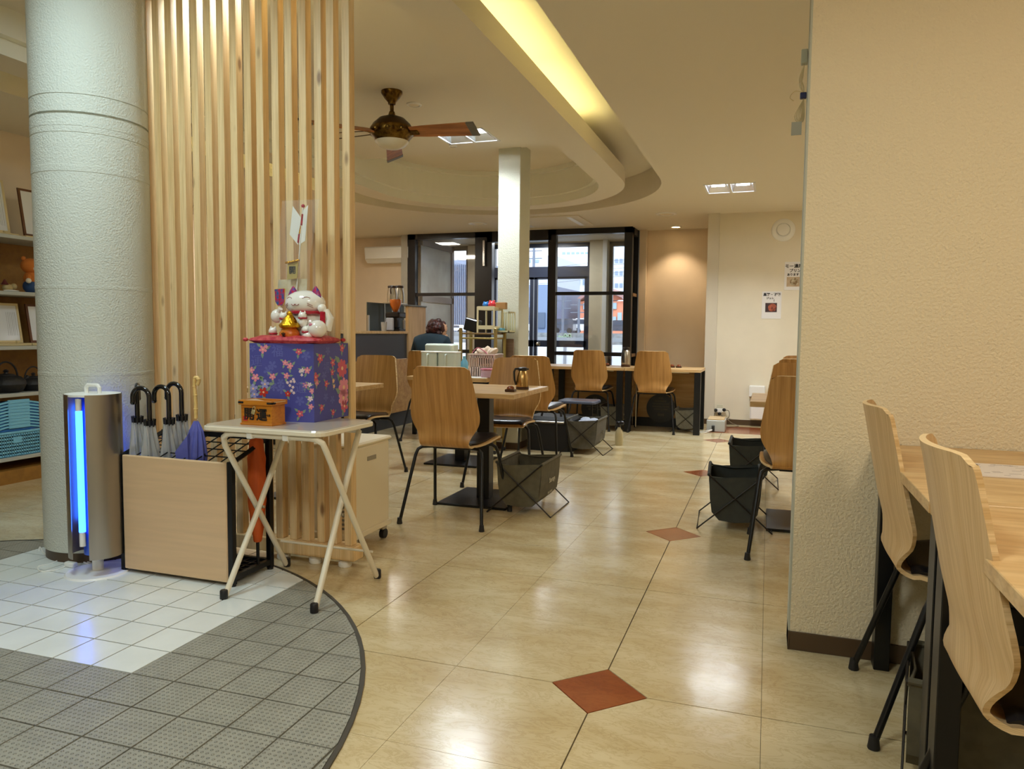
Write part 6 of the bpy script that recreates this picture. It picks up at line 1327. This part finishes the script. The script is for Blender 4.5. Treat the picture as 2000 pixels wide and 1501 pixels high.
# remote holder with pull cord at the plastered wall's edge
cx_, cy_ = .534, .57
def ep(px, py): return AY(px, py, .60)
t = thing('cord_bundle', tuple(ep(1570, 200)), 'bundled cream blind cord with a dark blue clip hanging at the wall edge', 'cord')
CORD = mat('cream_cord', (206, 188, 146), .7); bpx = lambda px, py, Y=.605: tuple(AY(px, py, Y))
b = MB(); A = AY(1573, 98, .60); B_ = AY(1573, 125, .60); b.box(A.x-.012, A.x+.008, .585, .615, B_.z, A.z, .002); b.build('bracket', mat('grey_white_bracket', (170, 170, 150), .4), t)
b = MB()
for k in range(6): b.tube(curve_pts([bpx(1571, 125), bpx(1568+rs.uniform(-6, 4), 150, .60+.004*k), bpx(1566+rs.uniform(-10, 5), 168), bpx(1570, 183)]), .0013, 5)
for k in range(6): b.tube(curve_pts([bpx(1570, 193), bpx(1559+2*k, 212, .60+.003*k), bpx(1552+3.2*k, 228, .605), bpx(1558+2*k, 238), bpx(1566+k, 225, .61), bpx(1570, 193)]), .0013, 5)
b.tube(curve_pts([bpx(1569, 180), bpx(1553, 178), bpx(1543, 190), bpx(1550, 197)]), .0013, 5); b.build('cord', CORD, t)
b = MB(); A = AY(1569, 181, .605); B_ = AY(1569, 193, .605); b.box(A.x-.010, A.x+.010, .597, .613, B_.z, A.z, .002); b.build('blue_clip', mat('navy_plastic', (20, 30, 80), .4), t)
b = MB(); A = AY(1556, 238, .605); B_ = AY(1556, 264, .605); b.box(A.x-.016, A.x+.016, .603, .606, B_.z, A.z); b.build('paper_label', mat('grey_tag', (170, 168, 152), .5), t)

# ================================================================ OUTSIDE, colours lightened to stand in for haze
CON = mat('wet_asphalt', (150, 158, 168), .5); b = MB(); b.box(-200, 120, 9.4, 62, -.5, -.12); struct('ground_outside', b, CON)
b = MB(); b.box(-300, 120, 62, 420, -.5, .92); struct('ground_terrace', b, CON)
b = MB(); b.box(-9, 2, 9.2, 9.9, -.5, -.03); struct('porch_step', b, mat('pale_concrete', (190, 192, 192), .7))
GZ = .92
def ext(px0, py0, px1, py1, Y, d, b, ground=False):
    L = AY(px0, (py0+py1)/2, Y); R = AY(px1, (py0+py1)/2, Y); T_ = AY((px0+px1)/2, py0, Y); Bt = AY((px0+px1)/2, py1, Y)
    b.box(L.x, R.x, Y, Y+d, GZ if ground else Bt.z, T_.z)
def building(name, label, Y, d, walls, wins, wm, winm, extra=None):
    c = AY((walls[0][0]+walls[0][2])/2, 640, Y); t = thing(name, (c.x, Y, GZ), label, 'building'); b = MB()
    for k, w in enumerate(walls): ext(*w, Y-k*6, d, b, True)
    b.build('walls', wm, t)
    for w in wins: b = MB(); ext(*w, Y-.3-(6 if w[1] > 540 and len(walls) > 1 and w[0] < 1160 else 0), .25, b); b.build('window', winm, t)
    if extra: extra(t)
    return t
HW = mat('pale_hospital_wall', (222, 230, 240), .6); WG = mat('blue_grey_pane', (140, 162, 190), .3)
wins = [(1098+9*k, 492, 1104+9*k, 499) for k in range(6)]+[(1192+9*(k % 3), 505+24*(k//3), 1198+9*(k % 3), 513+24*(k//3)) for k in range(9)]+[(1090+12*k, 546, 1097+12*k, 556) for k in range(5)]
building('hospital_building', 'tall pale many windowed building seen through the entrance glass', 260, 40, [(1096, 470, 1290, 655), (1070, 497, 1150, 655)], wins, HW, WG)
building('office_block', 'pale grey block with a flat roof seen over the door transom', 200, 30, [(968, 500, 1082, 655)], [(980+16*k, 507, 988+16*k, 512) for k in range(5)], mat('light_grey_wall', (200, 210, 226), .6), WG)
def ribs(t):
    for k in range(18): b = MB(); ext(852+3.6*k, 516, 853.2+3.6*k, 648, 97.6, .3, b); b.build('cladding_rib', mat('rib_grey', (128, 142, 168), .5), t)
building('corrugated_warehouse', 'blue grey corrugated warehouse behind the side window', 98, 25, [(850, 508, 925, 655)], [], mat('corrugated_blue_grey', (146, 160, 188), .5), WG, ribs)
building('grey_shop', 'dark blue grey gabled shop seen through the door', 95, 20, [(1012, 556, 1072, 655)], [(1022, 600, 1034, 640), (1050, 610, 1064, 640)], mat('slate_blue_wall', (120, 140, 172), .5), mat('dark_pane', (84, 100, 124), .3))
building('grey_shed', 'low pale corrugated shed beside the orange house', 118, 14, [(1080, 584, 1134, 655)], [(1092, 607, 1112, 640)], mat('shed_grey', (180, 192, 206), .6), mat('shutter_grey', (150, 162, 180), .5))
def roof(t):
    b = MB(); Yr = 103; A = [AY(px, py, Yr) for px, py in ((1128, 588), (1168, 562), (1222, 584))]; A2 = [Vector((a.x, a.y+22, a.z)) for a in A]; e = Vector((0, 0, .5))
    b._add([tuple(x) for x in A+A2]+[tuple(x+e) for x in A+A2], [(0, 1, 4, 3), (1, 2, 5, 4), (6, 9, 10, 7), (7, 10, 11, 8), (0, 6, 7, 1), (1, 7, 8, 2), (3, 4, 10, 9), (4, 5, 11, 10), (0, 3, 9, 6), (2, 8, 11, 5)]); b.build('roof', mat('red_brown_roof', (170, 130, 128), .6), t)
    b = MB(); b._add([tuple(x) for x in (A[0]+Vector((.3, 1.8, 0)), A[1]+Vector((0, 1.8, -.1)), A[2]+Vector((-.3, 1.8, 0)))], [(0, 1, 2)]); b.build('gable', mat('orange_render', (236, 150, 118), .6), t)
building('orange_house', 'orange rendered house with white framed windows beyond the car park', 104, 20, [(1131, 588, 1222, 655)], [(1139, 592, 1148, 604), (1190, 591, 1204, 603), (1206, 610, 1214, 636), (1139, 619, 1150, 632), (1193, 618, 1203, 632)], mat('orange_render', (236, 150, 118), .6), mat('pale_blue_pane', (164, 194, 210), .3), roof)
b = MB(); b.box(-60, 20, 61.5, 62, -.12, .98); tag(b.build('stone_wall', mat('wet_stone', (130, 136, 140), .8, var=.4, vscale=2)), 'low stone retaining wall along the car park', 'wall')
b = MB()
for k in range(22): p = AY(1090+rs.uniform(0, 24), 653, 61.3); p.z = .60+rs.uniform(-.2, .2); b.ball(p, .16, .12, .14, 6)
tag(b.build('green_weeds', mat('weed_green', (136, 160, 138), .8)), 'green weeds growing over the low stone wall', 'plant', kind='stuff')
fe = thing('white_fence', (-3, 13, -.12), 'white panelled fence with grey posts outside the entrance', 'fence')
zt_ = AY(1150, 661, 13).z; x = AY(800, 660, 13).x; xe = AY(1260, 660, 13).x
while x < xe:
    b = MB(); b.box(x+.03, x+.87, 13.02, 13.05, -.1, zt_-.12); b.build('panel', mat('white_fence_panel', (232, 238, 246), .5), fe)
    b = MB(); b.box(x-.03, x+.03, 13, 13.06, -.12, zt_); b.build('post', mat('fence_grey', (150, 158, 168), .5), fe); x += .9
b = MB(); b.box(AY(800, 660, 13).x, xe, 12.99, 13.07, zt_-.06, zt_+.02); b.build('top_rail', mat('fence_grey', (150, 158, 168), .5), fe)
def car(px0, px1, py0, Y, label, cm, van=False):
    L, R = AY(px0, 648, Y), AY(px1, 648, Y); top = AY((px0+px1)/2, py0, Y).z; bot = GZ; w = R.x-L.x; h = top-bot
    t = thing('parked_van' if van else 'parked_car', ((L.x+R.x)/2, Y+.9, bot), label, 'vehicle')
    prof = [(0, .18), (0, .62), (.05, .66), (.12, .97), (.2, 1), (.95, 1), (1, .9), (1, .18)] if van else [(0, .2), (0, .5), (.2, .56), (.34, .95), (.42, 1), (.75, 1), (.9, .6), (1, .55), (1, .2)]
    b = MB(); n = len(prof); V = [(L.x+u*w, Y+d, bot+v*h) for d in (0, 1.7) for u, v in prof]
    b._add(V, [tuple(range(n)), tuple(range(n, 2*n))[::-1]]+[(i, (i+1) % n, n+(i+1) % n, n+i) for i in range(n)]); b.build('body', cm, t)
    b = MB(); u0, u1 = (.12, .95) if van else (.33, .82); b.box(L.x+u0*w, L.x+u1*w, Y-.04, Y+.0, bot+h*.62, bot+h*.92); b.build('side_window', mat('car_glass', (64, 74, 92), .15), t)
    for u in (.2, .82): b = MB(); b.cyl((L.x+u*w, Y-.08, bot+h*.18), (L.x+u*w, Y+.15, bot+h*.18), h*.18, 18); b.build('wheel', BLKR, t)
WC = mat('white_car_paint', (236, 240, 246), .2, coat=.5); DC = mat('dark_car_paint', (62, 68, 84), .2, coat=.5)
car(1116, 1180, 621, 86, 'white parked van beyond the low stone wall', WC, True); car(1080, 1119, 622, 82, 'dark parked van facing the entrance beside the white van', DC, True)
car(1176, 1232, 625, 92, 'dark parked car in front of the orange house', DC); car(860, 905, 634, 80, 'white parked car seen through the side window', WC); car(905, 962, 636, 84, 'blue grey parked car behind the side window column', mat('blue_grey_paint', (130, 140, 166), .3)); car(985, 1040, 632, 88, 'silver parked car seen through the door glass', mat('silver_paint', (190, 198, 210), .3))
for px, top_, lab in ((1043, 478, 'tall utility pole with crossarms seen through the transom'), (1100, 575, 'thin utility pole in front of the grey shed'), (1131, 583, 'utility pole beside the orange house')):
    Y_ = 75; A = AY(px, top_, Y_); t = thing('utility_pole', (A.x, Y_, GZ), lab, 'pole'); b = MB(); b.cyl((A.x, Y_, GZ), (A.x, Y_, A.z), .14, 10); b.build('pole', mat('pole_grey', (106, 116, 134), .6), t)
    for dz in (.6, 1.4): b = MB(); b.box(A.x-.9, A.x+.9, Y_-.06, Y_+.06, A.z-dz-.1, A.z-dz); b.build('crossarm', mat('pole_grey', (106, 116, 134), .6), t)
b = MB()
for k in range(5): A, B_ = AY(860, 495+k*7, 70), AY(1240, 505+k*8, 70); M_ = (A+B_)/2-Vector((0, 0, 1.2)); b.tube(curve_pts([A, (A*3+M_*2)/5, M_, (B_*3+M_*2)/5, B_]), .02, 4)
tag(b.build('overhead_wires', mat('wire_grey', (130, 136, 150), .6)), 'overhead wires crossing the sky outside the entrance', 'cable', kind='stuff')
